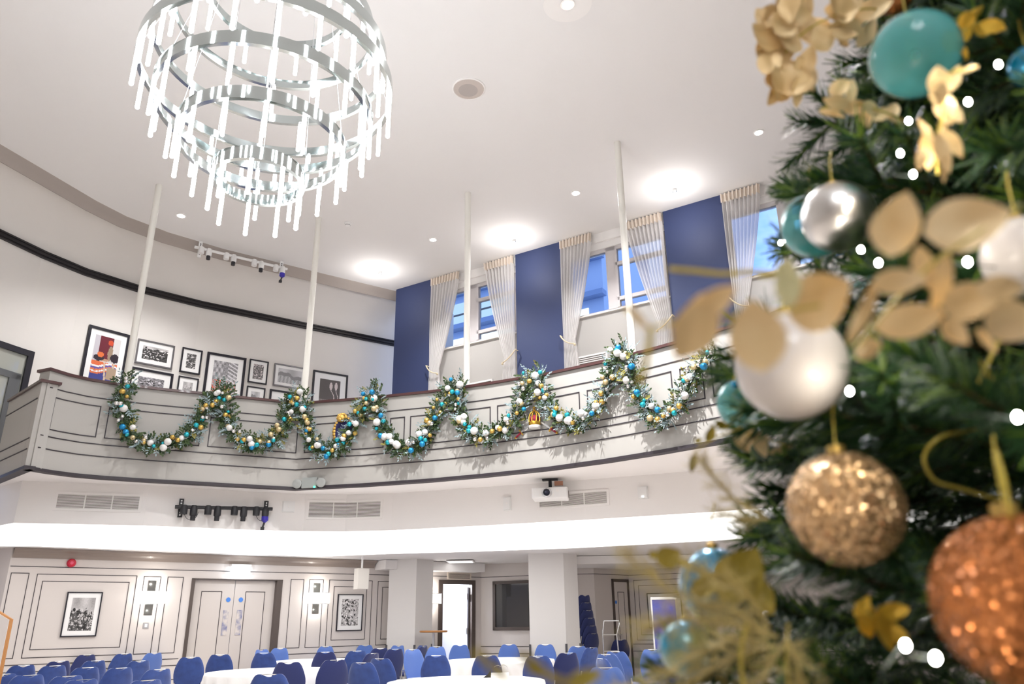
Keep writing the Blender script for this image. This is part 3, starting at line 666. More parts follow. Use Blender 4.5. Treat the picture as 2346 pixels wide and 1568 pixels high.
def picture(w, corners, label, art, fm='frame', fw=.035, mt=.16, cat='framed picture', group=None, off=0., proud=.035, res=(26, 34), name='framed_photograph', sz=None):
    (sa, za), (sb2, zb), (sc_, zc) = [w.px(x, y) for x, y in corners]   # top-left, top-right, bottom-left
    s0 = (sa + sc_) / 2 if sz is None else sa; s1 = s0 + (sb2 - sa); z1 = (za + zb) / 2; z0 = z1 - (za - zc)
    c = w.at((s0 + s1) / 2, z0, off); t = thing(name, label, cat, c, group)
    # rigid flat frame on the chord
    A0, A1 = w.at(s0, 0, off), w.at(s1, 0, off); ax = (A1 - A0).normalized(); no = Vector((ax.y, -ax.x, 0)); W = (A1 - A0).length; H = z1 - z0
    sag = max((w.at(s0 + (s1 - s0) * k / 6, 0, off) - A0).dot(no) for k in range(7)); O = A0 + no * (max(sag, 0) + .002)
    P = lambda u, v, o: O + ax * u + no * o + Vector((0, 0, z0 + v))
    def bx(mb, u0, u1, v0, v1, o0, o1): mb.hexa([P(u0, v0, o0), P(u1, v0, o0), P(u1, v0, o1), P(u0, v0, o1), P(u0, v1, o0), P(u1, v1, o0), P(u1, v1, o1), P(u0, v1, o1)])
    q = MB(); bx(q, 0, fw, 0, H, 0, proud); bx(q, W - fw, W, 0, H, 0, proud); bx(q, fw, W - fw, 0, fw, 0, proud); bx(q, fw, W - fw, H - fw, H, 0, proud)
    q.build('frame', fm, t)
    q = MB(); bx(q, fw, W - fw, fw, H - fw, 0, proud * .5); q.build('mount', 'mount', t)
    mu = mt * min(W, H); u0, u1, v0, v1 = fw + mu, W - fw - mu, fw + mu, H - fw - mu; nx, ny = res
    q = MB(); q.grid([[P(u0 + (u1 - u0) * i / nx, v0 + (v1 - v0) * j / ny, proud * .5 + .002) for i in range(nx + 1)] for j in range(ny + 1)])
    o = q.build('print', 'ink', t); ca = o.data.color_attributes.new('ink', 'FLOAT_COLOR', 'CORNER'); dat = []
    for j in range(ny):
        for i in range(nx):
            c3 = art((i + .5) / nx, (j + .5) / ny); dat += [max(0, c3[0]), max(0, c3[1]), max(0, c3[2]), 1.0] * 4
    ca.data.foreach_set('color', dat)
    return t
G = 'framed photographs on the curved balcony wall'
picture(U, ((203, 745), (297, 769), (178, 862 + 20)), 'large framed colour picture with striped cloth, leftmost on the balcony wall', art_cloth, group=G, fw=.045, mt=.13, res=(40, 52))
picture(U, ((316, 777), (400, 794), (307, 832)), 'small landscape black and white photograph in silver frame beside the left pole', art_mono(3, .5, .06, 60, .02, .85, .8), 'silverframe', .025, .17, group=G)
picture(U, ((299, 841), (396, 858), (290, 905)), 'landscape photograph with wide mount, partly below the rail right of the left pole', art_mono(11, .3, .25, 90, .05, .7, 1, (1, .97, 1.05)), group=G, fw=.04, mt=.2)
picture(U, ((418, 797), (464, 805), (409, 853)), 'small portrait photograph between landscape and large parade pictures, upper of two', art_mono(5, .25, .12, 70, .02, .8, 1), group=G, fw=.025, mt=.2)
picture(U, ((408, 862), (454, 869), (402, 915)), 'small portrait photograph between landscape and large parade pictures, lower of two', art_mono(6, .5, .4, 30, .2, .7, .6), group=G, fw=.022, mt=.2)
picture(U, ((474, 807), (563, 822), (462, 915)), 'tall framed parade picture with red uniformed crowd, middle of the balcony wall', art_parade, group=G, fw=.045, mt=.13, res=(44, 60))
picture(U, ((572, 824), (615, 830), (566, 877)), 'small portrait photograph right of the parade picture, upper of two', art_mono(8, .5, .2, 60, .05, .8, .9, (1, .93, .95)), group=G, fw=.022, mt=.17)
picture(U, ((565, 885), (607, 891), (560, 935)), 'small portrait photograph right of the parade picture, lower of two', art_land, group=G, fw=.022, mt=.2)
picture(U, ((629, 833), (701, 845), (624, 884)), 'landscape hillside photograph in silver frame left of the second pole', art_land, 'silverframe', .024, .13, group=G, res=(40, 30))
picture(U, ((619, 893), (704, 905), (612, 945)), 'wide framed picture under the hillside photograph, mostly hidden by the rail', art_mono(21, .6, .5, 30, .3, .8, .5), group=G, fw=.035, mt=.3)
picture(U, ((717, 849), (796, 861), (711, 935)), 'square framed dark picture with pale ornaments, rightmost on the balcony wall', art_dark, group=G, fw=.035, mt=.16, res=(40, 44))
picture(A, ((155, 1357), (236, 1357), (136, 1461)), 'framed crowd photograph hanging inside the left wall panel', art_mono(31, .45, .1, 90, .02, .6, .55), mt=.14, fw=.02, group='photographs on the lower wall', res=(40, 54))
picture(A, ((774, 1362), (832, 1362), (768, 1447)), 'framed street parade photograph hanging right of the double doors', art_mono(37, .75, .5, 110, .04, .85, 1), mt=.14, fw=.02, group='photographs on the lower wall', res=(36, 46))
picture(D, ((1482, 1360), (1560, 1358), (1488, 1440)), 'framed print in the far right wall panel behind the blue banner', art_mono(41, .6, .4, 30, .2, .7, .6), mt=.2, fw=.02, group='photographs on the lower wall')

# ================================================================== CURTAINS
def curtain(sa, sb2, tie, side, label, tz=5.85, group='sheer tied curtains', off=.06, zb=3.62, tw=.22):
    # side +1: gathered towards sb2, -1 towards sa
    t = thing('sheer_curtain', label, 'curtain', V.at((sa + sb2) / 2, 3.62, off), group)
    nc = 60; fold = 9
    def edge(z):
        if z >= tz:
            f = max(0, (CEIL - .02 - z) / (CEIL - tz)); g = f ** 1.25
            w = (sb2 - sa) * (1 - g) + tw * g
        else:
            f = (tz - z) / (tz - zb); w = tw + (.34 - tw) * (min(f * 1.4, 1)) ** .7
        return (sb2 - w, sb2) if side > 0 else (sa, sa + w)
    rows = []; hd_ = []
    zs = [zb + (tz - zb) * k / 10 for k in range(10)] + [tz + (CEIL - .17 - tz) * k / 22 for k in range(23)]
    for z in zs:
        a, b = edge(z); r = []
        amp = .02 + .022 * min(1, abs(z - tz) / .8)
        for k in range(nc + 1):
            u = k / nc; r.append(V.at(a + (b - a) * u, z, off + amp * math.sin(u * 2 * PI * fold + .6 * math.sin(z * 1.3)) - .03))
        rows.append(r)
    q = MB().grid(rows); q.build('drape', 'sheerm', t, 'all')
    for z in (CEIL - .18, CEIL - .10, CEIL - .015):
        a, b = edge(z); hd_.append([V.at(a + (b - a) * k / nc, z, off - .03 + .03 * (1 if (k % 6) < 3 else -.4)) for k in range(nc + 1)])
    q = MB().grid(hd_); q.build('heading', 'head', t)
    a, b = edge(tz); zt = tz
    pts = [V.at(a - .01 + (b - a + .05) * k / 10 if side > 0 else b + .01 - (b - a + .05) * k / 10, zt - .11 + .2 * (k / 10) ** 2.2, off + .03 + .03 * math.sin(PI * k / 10)) for k in range(11)]
    q = MB().tube(pts, .011, 8); q.tube([pts[-1], pts[-1] - V.out(1) * .1], .01, 6); q.sphere(pts[0] - Vector((0, 0, .02)), .022, 8, 6); q.build('tieback', 'rope', t, True)
    return t
curtain(.94, 1.63, 0, -1, 'sheer white curtain tied left of the first window', 5.93)
curtain(2.21, 2.87, 0, 1, 'sheer white curtain tied right of the first window, against the second blue pier', 5.86)
curtain(3.86, 4.50, 0, -1, 'sheer white curtain tied left of the middle window', 5.93)
curtain(5.13, 5.81, 0, 1, 'sheer white curtain tied right of the middle window, against the third blue pier', 5.86)
curtain(6.82, 7.46, 0, -1, 'sheer white curtain tied left of the third window, beside the tree', 5.93)
cu = curtain(-.48, -.02, 0, -1, 'narrow strip of sheer curtain showing left of the leftmost blue pier', 5.5, off=-.62)
# low convector grilles behind the balcony rail
for x0, y0, x1, y1, lb in ((1040, 886, 1130, 869, 'low white slatted grille on the window wall left of the second blue pier'), (1322, 822, 1392, 806, 'low white slatted grille on the wall under the middle window')):
    a, z = V.px(x0, y0, -.16); b, _ = V.px(x1, y1, -.16); z = V.px(x1, y1, -.16)[1]
    t = thing('wall_grille', lb, 'grille', V.at((a + b) / 2, z - .3, -.16))
    q = MB(); V.box(q, a, b, z - .03, z, -.16, -.13); V.box(q, a, a + .03, z - .3, z, -.16, -.13); V.box(q, b - .03, b, z - .3, z, -.16, -.13); q.build('frame', 'white', t)
    q = MB(); V.box(q, a + .03, b - .03, z - .3, z - .03, -.16, -.155); q.build('recess', 'vent', t)
    q = MB()
    for k in range(7): V.box(q, a + .03, b - .03, z - .06 - k * .035, z - .045 - k * .035, -.155, -.14)
    q.build('slats', 'white', t)

# ================================================================== BULKHEAD FITTINGS
def grille(w, x0, y0, x1, y1, label, n=12, cols=3, fr='white', sl='white', off=0.):
    a, z1 = w.px(x0, y0, off); b, z0 = w.px(x1, y1, off)
    t = thing('air_vent', label, 'vent', w.at((a + b) / 2, z0, off), 'air vents')
    q = MB(); e = .035
    w.box(q, a - e, b + e, z1, z1 + e, off, off + .012); w.box(q, a - e, b + e, z0 - e, z0, off, off + .012); w.box(q, a - e, a, z0, z1, off, off + .012); w.box(q, b, b + e, z0, z1, off, off + .012)
    for k in range(1, cols): s_ = a + (b - a) * k / cols; w.box(q, s_ - .007, s_ + .007, z0, z1, off, off + .012)
    q.build('frame', fr, t)
    q = MB(); w.box(q, a, b, z0, z1, off, off + .002); q.build('recess', 'vent', t)
    q = MB()
    for k in range(n): z = z0 + (z1 - z0) * (k + .5) / n; w.box(q, a, b, z - (z1 - z0) / n * .24, z + (z1 - z0) / n * .24, off + .002, off + .011)
    q.build('slats', sl, t); return t
grille(K, 134, 1133, 316, 1169, 'long white slatted air vent at left of the bulkhead')
grille(K, 709, 1151, 871, 1184, 'long white slatted air vent right of the black lighting bar')
grille(K, 1236, 1137, 1391, 1153, 'long white slatted air vent behind the projector')
s0, z0 = A.px(1024, 1329); s1, z1 = A.px(1078, 1312)
t = thing('air_vent', 'small cream slatted air vent above the storeroom doorway', 'vent', A.at((s0 + s1) / 2, z0, 0), 'air vents')
q = MB(); A.box(q, s0, s1, z0 - .0, z1, 0, .03); q.build('frame', 'goldmat' if 0 else 'head', t)
q = MB()
for k in range(6): z = z0 + .03 + (z1 - z0 - .06) * k / 6; A.box(q, s0 + .04, s1 - .04, z, z + .01, .03, .034)
q.build('slots', 'vent', t)
def wallbox(w, x0, y0, x1, y1, label, name='junction_box', cat='box', dp=.03, m='plast', lens=False):
    a, z1 = w.px(x0, y0); b, z0 = w.px(x1, y1); t = thing(name, label, cat, w.at((a + b) / 2, z0, 0))
    q = MB(); w.box(q, a, b, z0, z1, 0, dp * .6); w.box(q, a + .012, b - .012, z0 + .012, z1 - .012, dp * .6, dp); q.build('cover', m, t)
    if lens: q = MB(); w.box(q, (a + b) / 2 - .012, (a + b) / 2 + .012, z0 + .02, z0 + .035, dp, dp + .004); q.build('indicator', 'bulb', t)
    else: q = MB().lathe(w.at((a + b) / 2, (z0 + z1) / 2, dp), [(.012, 0), (.012, .004)], 12, w.out((a + b) / 2)); q.build('screw_cap', 'white', t)
wallbox(K, 648, 1149, 674, 1175, 'square white junction box right of the black lighting bar')
wallbox(K, 1154, 1140, 1172, 1170, 'narrow white control box left of the projector', dp=.045)
wallbox(K, 1461, 1116, 1486, 1143, 'rounded white wireless box on the bulkhead right of the projector', 'wireless_access_point', 'access point', .04, lens=True)
# projector
px_, py_, _ = pz(1257, 1092, BALB); T = Vector((px_, py_, BALB)); fwd = Vector((-.12, -1, 0)).normalized(); rt = Vector((-fwd.y, fwd.x, 0)); up = Vector((0, 0, 1))
T = T - fwd * .25
t = thing('projector', 'white ceiling projector hanging under the balcony by a black mount', 'projector', T)
pc = T - up * .21; q = MB(); bev = .02
hw, hd2, hh = .25, .18, .075
q.obox(pc, rt, fwd, up, hw, hd2, hh); o = q.build('body', 'plast', t); bm_ = o.modifiers.new('b', 'BEVEL'); bm_.width = .018; bm_.segments = 3
q = MB().lathe(pc + fwd * (hd2 - .005) - rt * .04, [(.068, 0), (.068, .015), (.062, .03), (.055, .035), (.05, .035), (.04, .01), (.035, .005)], 28, fwd); lb = q.build('lens_ring', 'steel', t, True)
q = MB().lathe(pc + fwd * (hd2 + .002) - rt * .04, [(.036, 0), (.03, .012), (.0005, .018)], 24, fwd); q.build('lens', 'lens', lb, True)
q = MB()
for a_, b_, r_ in ((-.13, -.03, .016), (.05, -.03, .016), (.11, .025, .022)): q.lathe(pc + fwd * hd2 + rt * a_ + up * b_, [(r_, 0), (r_, .004)], 16, fwd)
q.lathe(pc + fwd * hd2 - rt * .2 - up * .04, [(.008, 0), (.008, .004)], 10, fwd); q.build('knobs', 'white', t, True)
q = MB()
for k in range(8): q.obox(pc + rt * (hw + .001) - fwd * (.1 - .014 * k), rt, fwd, up, .002, .004, .05)
q.build('side_vent', 'vent', t)
q = MB().obox(T - up * .125, rt, fwd, up, .08, .06, .006); q.obox(T - up * .07, rt, fwd, up, .022, .03, .06); q.obox(T - up * .008, rt, fwd, up, .11, .05, .008); q.build('mount', 'black', t)
q = MB().obox(T - up * .06 + rt * .12, rt, fwd, up, .06, .02, .03); q.build('bracket', mat('copper_bracket', srgb(176, 128, 106), .4, .4), t)
# emergency twin spot on the balcony front
s, z = BAL.px(711, 1108); t = thing('emergency_light', 'grey twin emergency spotlight with green indicator low on the balcony front', 'emergency light', BAL.at(s, z - .07, 0))
q = MB(); BAL.box(q, s - .12, s + .12, z - .075, z + .075, .002, .07); q.build('housing', mat('grey_housing', srgb(150, 154, 152), .5), t)
for sg in (-1, 1):
    q = MB().lathe(BAL.at(s + sg * .19, z - .01, .03), [(.04, 0), (.068, .03), (.068, .05), (.05, .056), (.0005, .05)], 24, BAL.out(s)); q.tube([BAL.at(s + sg * .12, z - .01, .04), BAL.at(s + sg * .17, z - .01, .04)], .012, 8)
    q.build('lamp_head', mat('grey_head%d' % sg, srgb(152, 154, 152), .35), t, True)
q = MB().lathe(BAL.at(s + .09, z - .07, .07), [(.014, 0), (.014, .012)], 12, BAL.out(s)); q.build('indicator', 'green', t, True)

# ================================================================== LOWER WALL FITTINGS
def sconce(s, label):
    t = thing('wall_sconce', label, 'wall light', A.at(s, 1.62, 0), 'wall sconces')
    q = MB(); A.box(q, s - .07, s + .07, 1.60, 2.22, .002, .02); q.build('backplate', 'mirror', t)
    q = MB(); A.box(q, s - .04, s + .04, 1.88, 1.93, .02, .1); q.build('arm', 'chrome', t)
    q = MB(); c = A.at(s, 1.80, .135); ax = A.tan(s); o_ = A.out(s); rows = []
    for z in (0, .22): rows.append([c + ax * (.25 * math.cos(a)) + o_ * (.115 * math.sin(a)) + Vector((0, 0, z)) for a in [2 * PI * k / 36 for k in range(36)]])
    q.grid(rows, close=True); q.build('shade', 'shade', t, 'all')
    q = MB()
    for z in (0, .22):
        r = [c + ax * (.253 * math.cos(a)) + o_ * (.118 * math.sin(a)) + Vector((0, 0, z)) for a in [2 * PI * k / 36 for k in range(37)]]; q.tube(r, .005, 6, False)
    q.build('trim_rings', 'chrome', t, True)
    lamp('sconce_light', 'POINT', c + Vector((0, 0, .36)) , K_SCONCE, (1, .93, .84), 0.0, parent=t)
    lamp('sconce_light', 'POINT', c - Vector((0, 0, .12)), K_SCONCE * .6, (1, .93, .84), 0.0, parent=t)
sconce(2.39, 'lit white wall sconce on mirrored backplate left of the double doors')
sconce(5.76, 'lit white wall sconce on mirrored backplate right of the double doors')
sconce(8.62, 'lit wall sconce half hidden behind the left pillar beside storeroom doorway')
s, z = A.px(163, 1291); t = thing('fire_alarm_sounder', 'round red fire alarm sounder under the cornice at far left', 'alarm', A.at(s, z, 0))
q = MB().lathe(A.at(s, z, 0), [(.075, 0), (.075, .05), (.055, .075), (.03, .08)], 28, A.out(s)); q.build('body', 'red', t, True)
q = MB().lathe(A.at(s, z, .078), [(.03, 0), (.026, .006), (.0005, .006)], 20, A.out(s)); q.build('sounder_cap', mat('pink_plastic', srgb(226, 90, 120), .4), t, True)
s, z = A.px(548, 1306); t = thing('exit_sign', 'glowing white emergency sign box above the double doors', 'sign', A.at(s, z, 0))
q = MB(); A.box(q, s - .19, s + .19, 2.395, 2.52, .03, .12); q.build('lit_box', 'exitm', t)
q = MB(); A.box(q, s - .20, s + .20, 2.52, 2.565, 0, .13); q.build('housing', 'plast', t)
lamp('sign_light', 'POINT', A.at(s, 2.44, .3), 2.5, (.85, .93, 1), 0.0, parent=t)
s, z = A.px(334, 1434); t = thing('light_switch', 'small square light switch plate below the left sconce', 'switch', A.at(s, z, 0))
q = MB(); A.box(q, s - .05, s + .05, z - .05, z + .05, 0, .01); q.build('plate', 'steel', t)
q = MB(); A.box(q, s - .022, s + .022, z - .03, z + .03, .01, .016); q.build('rocker', 'plast', t)
# white speaker box hanging near the cornice end
p0 = pd(828, 1327, 16.0) + Vector((0, 0, .27)); t = thing('hanging_speaker', 'pale rectangular loudspeaker hanging under the cornice left of the left pillar', 'speaker', p0)
q = MB().obox(p0 - up * .27, A.tan(1), A.out(1), up, .125, .1, .21); q.build('cabinet', mat('pale_speaker', srgb(206, 202, 196), .6), t)
q = MB().obox(p0 - up * .27 + A.out(1) * .102, A.tan(1), A.out(1), up, .115, .002, .2); q.build('grille_cloth', mat('speaker_cloth', srgb(214, 210, 204), .9), t)
q = MB().obox(p0 + up * .10, A.tan(1), A.out(1), up, .015, .015, .16); q.build('bracket', 'plast', t)
# ceiling-mounted panel light far under the balcony
p = Vector(pz(1055, 1287, LOWC)); t = thing('ceiling_panel_light', 'faint square panel light in lower ceiling between the pillars', 'ceiling light', p)
q = MB().obox(p - up * .006, (1, 0, 0), (0, 1, 0), up, .32, .32, .008); q.build('frame', 'white', t)
q = MB().obox(p - up * .016, (1, 0, 0), (0, 1, 0), up, .28, .28, .003); q.build('diffuser', emis('panel_diffuser', (1, .97, .95), 1.3), t)
for x, y, lb in ((0, 0, ''),):
    pass
# timber-edged screen at the far left
t = thing('timber_edged_screen', 'beige screen with sloping honey-brown timber edge at bottom left corner', 'screen', pd(0, 1500, 8.2))
O = pd(-70, 1400, 8.2); X = (pd(25, 1420, 8.2) - pd(-70, 1420, 8.2)); 
p1, p2, p3 = pd(-60, 1370, 8.2), pd(24, 1421, 8.2), pd(2, 1640, 8.2)
p3 = Vector((p2.x, p2.y, 0.0)); p0 = Vector((p1.x, p1.y, 0.0)); nn = (p2 - p1).cross(up).normalized()
q = MB(); q.add([p0, p3, p2, p1, p0 + nn * .04, p3 + nn * .04, p2 + nn * .04, p1 + nn * .04], [(0, 1, 2, 3), (7, 6, 5, 4), (0, 4, 5, 1), (1, 5, 6, 2), (2, 6, 7, 3), (3, 7, 4, 0)]); q.build('infill', 'lowwall', t)
q = MB().tube([p1, p2, p3 + Vector((0, 0, .01))], .028, 8); q.build('timber_edge', 'wood', t, True)
# banner at the far right of the lower hall
b0, b1 = Vector(pz(1489, 1500, .86)), None
pb0 = pd(1493, 1372, 13.6); pb1 = pd(1546, 1372, 13.6); pb2 = pd(1487, 1600, 13.6); axb = (pb1 - pb0); axb.z = 0; axb.normalize()
zt_ = pb0.z; Wb = (pb1 - pb0).length; t = thing('roll_up_banner', 'blue roll-up banner with pale edge standing in front of the far right wall', 'banner', Vector((pb0.x, pb0.y, 0)))
no_ = Vector((axb.y, -axb.x, 0)); C0 = Vector((pb0.x, pb0.y, 0)) + axb * Wb / 2
q = MB().obox(C0 + up * zt_ / 2, axb, no_, up, Wb / 2, .006, zt_ / 2); q.build('panel', mat('banner_blue', srgb(62, 60, 150), .5, var=(2.2, srgb(88, 96, 170))), t)
q = MB().obox(C0 + up * .04, axb, no_, up, Wb / 2 + .03, .09, .04); q.obox(C0 + up * zt_, axb, no_, up, Wb / 2 + .02, .015, .02); q.obox(C0 - axb * (Wb / 2 + .012) + up * zt_ / 2, axb, no_, up, .012, .01, zt_ / 2); q.build('stand', 'plast', t)

# ================================================================== GARLANDS ON THE BALCONY
def catmull(pts, n):
    P = [pts[0]] + list(pts) + [pts[-1]]; out = []
    for i in range(len(pts) - 1):
        a, b, c, d = [Vector(P[i + k]) for k in range(4)]
        for k in range(n):
            t = k / n; out.append(.5 * ((2 * b) + (c - a) * t + (2 * a - 5 * b + 4 * c - d) * t * t + (3 * b - a - 3 * c + d) * t ** 3))
    return out + [Vector(pts[-1])]
def leaflet(mb, p, d, L, w, up):
    d = d.normalized(); sd = d.cross(up); sd = sd.normalized() if sd.length > 1e-4 else d.orthogonal().normalized()
    mb.add([p, p + d * L * .45 + sd * w, p + d * L, p + d * L * .45 - sd * w], [(0, 1, 2, 3)])
GAR = [([(283, 868), (279, 925), (290, 985), (322, 1016), (382, 1022), (430, 1002), (466, 955), (494, 900)], 'leftmost, from the left pole to the second peak'),
       ([(508, 900), (516, 958), (540, 1003), (590, 1024), (636, 1008), (658, 960), (684, 915)], 'second from left, ending at the second pole'),
       ([(697, 912), (708, 985), (735, 1030), (775, 1037), (806, 1003), (832, 950), (856, 902)], 'third from left, over the gold lion emblem'),
       ([(868, 902), (880, 975), (915, 1025), (955, 1032), (985, 1000), (1015, 945), (1043, 886)], 'fourth from left, ending at the third pole'),
       ([(1055, 886), (1062, 950), (1086, 990), (1126, 1003), (1170, 985), (1203, 935), (1224, 862)], 'fifth from left, ending above the crown emblem'),
       ([(1240, 858), (1262, 925), (1300, 963), (1345, 972), (1385, 930), (1408, 868), (1430, 800)], 'sixth from left, right of the crown emblem'),
       ([(1442, 805), (1464, 880), (1500, 950), (1542, 960), (1577, 910), (1602, 860), (1645, 812)], 'rightmost, running behind the tree')]
BK = ['b_white', 'b_white', 'b_gold', 'b_gold', 'b_pale', 'b_teal', 'b_teal', 'b_blue', 'b_silver', 'b_silver']
balls = {}
def ball_mesh(m):
    if m not in balls:
        q = MB().sphere((0, 0, 0), 1, 14, 9); o = q.build('bauble', m, None, 'all'); balls[m] = o.data; bpy.data.objects.remove(o)
    return balls[m]
for gi, (px, lb) in enumerate(GAR):
    rnd = random.Random(100 + gi)
    sz = [BAL.px(x, y) for x, y in px]; path = catmull([(s, z, 0) for s, z in sz], 10)
    c0 = BAL.at(path[0].x, path[0].y, .1)
    t = thing('christmas_garland', 'fir and bauble garland on the balcony, ' + lb, 'garland', c0, 'garlands along the balcony front')
    cum = [0]
    for a, b in zip(path, path[1:]): cum.append(cum[-1] + (b - a).length)
    def on(f):
        L = f * cum[-1]; i = 0
        while i < len(cum) - 2 and cum[i + 1] < L: i += 1
        return path[i].lerp(path[i + 1], (L - cum[i]) / max(1e-6, cum[i + 1] - cum[i]))
    gm, fm_, om = MB(), MB(), MB()
    gm.tube([BAL.at(p.x, p.y, .09) for p in path[::3]], .02, 6)
    n = int(cum[-1] * 165)
    for k in range(n):
        f = rnd.random() ** 1.0; p = on(f); thick = .066 + .045 * (abs(f - .5) * 2) ** 3
        a = rnd.uniform(0, 2 * PI); rr = thick * math.sqrt(rnd.random())
        base = BAL.at(p.x + rr * math.cos(a), p.y + rr * math.sin(a), .05 + rnd.uniform(0, .11))
        tn = BAL.tan(p.x); ou = BAL.out(p.x)
        dirv = (tn * math.cos(a) + Vector((0, 0, 1)) * math.sin(a) + ou * rnd.uniform(.1, 1.0) + Vector((rnd.uniform(-.5, .5), 0, rnd.uniform(-.5, .5)))).normalized()
        typ = rnd.random(); L = rnd.uniform(.07, .125)
        frosty = .34 if gi in (0, 1, 3) else .5
        mb = gm if typ > frosty else (fm_ if typ > .09 else om)
        if mb is fm_: L *= 1.35
        sd = dirv.orthogonal().normalized()
        for j in range(7):
            q_ = base + dirv * L * (j / 7); sg = 1 if j % 2 else -1
            leaflet(mb, q_, dirv * .8 + sd * sg * (.9 if j < 6 else 0), L * (.44 if mb is not fm_ else .36), L * (.13 if mb is not fm_ else .06), ou)
        if mb is fm_: leaflet(mb, base, dirv, L * 1.05, L * .02, ou)
    gm.build('fir_greenery', 'leaf', t); fm_.build('frosted_foliage', 'frost', t)['kind'] = 'stuff'; om.build('olive_foliage', 'olive', t)['kind'] = 'stuff'
    nb = int(cum[-1] * 19)
    for k in range(nb):
        f = (k + rnd.uniform(0, 1)) / nb; p = on(f); m = rnd.choice(BK)
        r = {'b_white': .052, 'b_gold': .038, 'b_pale': .04, 'b_teal': .036, 'b_blue': .042, 'b_silver': .034}[m] * rnd.uniform(.7, 1.08)
        a = rnd.uniform(0, 2 * PI); rr = rnd.uniform(.02, .10)
        c = BAL.at(p.x + rr * math.cos(a), p.y + rr * math.sin(a), .175 + rnd.uniform(-.02, .04))
        o = bpy.data.objects.new('bauble', ball_mesh(m)); COL.objects.link(o); o.parent = t; o.location = c - c0; o.scale = (r, r, r)
        o['label'] = {'b_white': 'matt white bauble', 'b_gold': 'gold bauble', 'b_pale': 'champagne bauble', 'b_teal': 'shiny teal bauble', 'b_blue': 'blue bauble', 'b_silver': 'silver bauble'}[m]
# heraldic carvings below two garland peaks
s, z = BAL.px(1230, 962); t = thing('crown_emblem', 'carved gold and crimson crown over two crossed swords on balcony front', 'emblem', BAL.at(s, z - .12, 0))
c = BAL.at(s, z, .07); tn = BAL.tan(s); ou = BAL.out(s)
def P3(u, v, o=0): return c + tn * u + up * v + ou * o
q = MB().lathe(P3(0, -.10), [(.075, 0), (.08, .02), (.08, .05), (.074, .055)], 24, up); q.sphere(P3(0, .115), .022, 10, 8); q.obox(P3(0, .15), tn, ou, up, .02, .008, .006); q.obox(P3(0, .15), tn, ou, up, .006, .008, .024)
for k in range(4):
    a = PI * k / 4; q.tube([P3(math.cos(a) * .075 * math.cos(b) * (1 + .35 * math.sin(b)), -.05 + .15 * math.sin(b), math.sin(a) * .075 * math.cos(b)) for b in [PI * j / 12 for j in range(13)]], .0085, 6)
q.build('gold_frame', 'gold', t, True)
q = MB().sphere(P3(0, -.015), .07, 16, 10, sz=.9); q.build('velvet_cap', 'crimson', t, True)
q = MB().lathe(P3(0, -.135), [(.078, 0), (.086, .018), (.078, .036)], 24, up); q.build('ermine_band', 'b_white', t, True)
for sg in (-1, 1):
    a = P3(sg * .22, -.16, -.03); b = P3(-sg * .12, .1, -.03); dv = (b - a).normalized(); sd = dv.cross(ou)
    q = MB().obox((a + b) / 2, dv, sd, ou, (b - a).length / 2, .010, .004); blade = q.build('sword_blade', 'steel', t)
    q = MB().tube([a - dv * .10, a], .014, 8); q.build('sword_grip', 'crimson', blade, True)
    q = MB().obox(a, sd, dv, ou, .045, .008, .008); q.sphere(a - dv * .105, .017, 8, 6); q.build('sword_guard', 'gold', blade)
s, z = BAL.px(791, 985); t = thing('lion_emblem', 'carved gold lion head in a gold wreath half hidden by third garland', 'emblem', BAL.at(s, z - .2, 0))
c = BAL.at(s, z, .05); tn = BAL.tan(s); ou = BAL.out(s)
q = MB()
for k in range(26):
    a = 2 * PI * k / 26; q.sphere(P3(.155 * math.cos(a), .19 * math.sin(a) - .03), .026, 8, 6, 1.2, .7, 1)
q.build('wreath', 'goldmat', t, True)
q = MB().sphere(P3(-.03, .15, .05), .06, 14, 10, 1.1, .8, 1.05); q.sphere(P3(-.03, .12, .10), .032, 10, 8); 
for k in range(9): a = PI * k / 8; q.sphere(P3(-.03 + .065 * math.cos(a), .16 + .055 * math.sin(a), .035), .024, 8, 6)
for sg in (-1, 1): q.sphere(P3(-.03 + sg * .045, .205, .06), .016, 8, 6)
q.build('lion_head', 'goldmat', t, True)
q = MB().obox(P3(0, -.03, .0), tn, up, ou, .13, .15, .012); q.build('shield', mat('navy_enamel', srgb(40, 40, 90), .4), t)

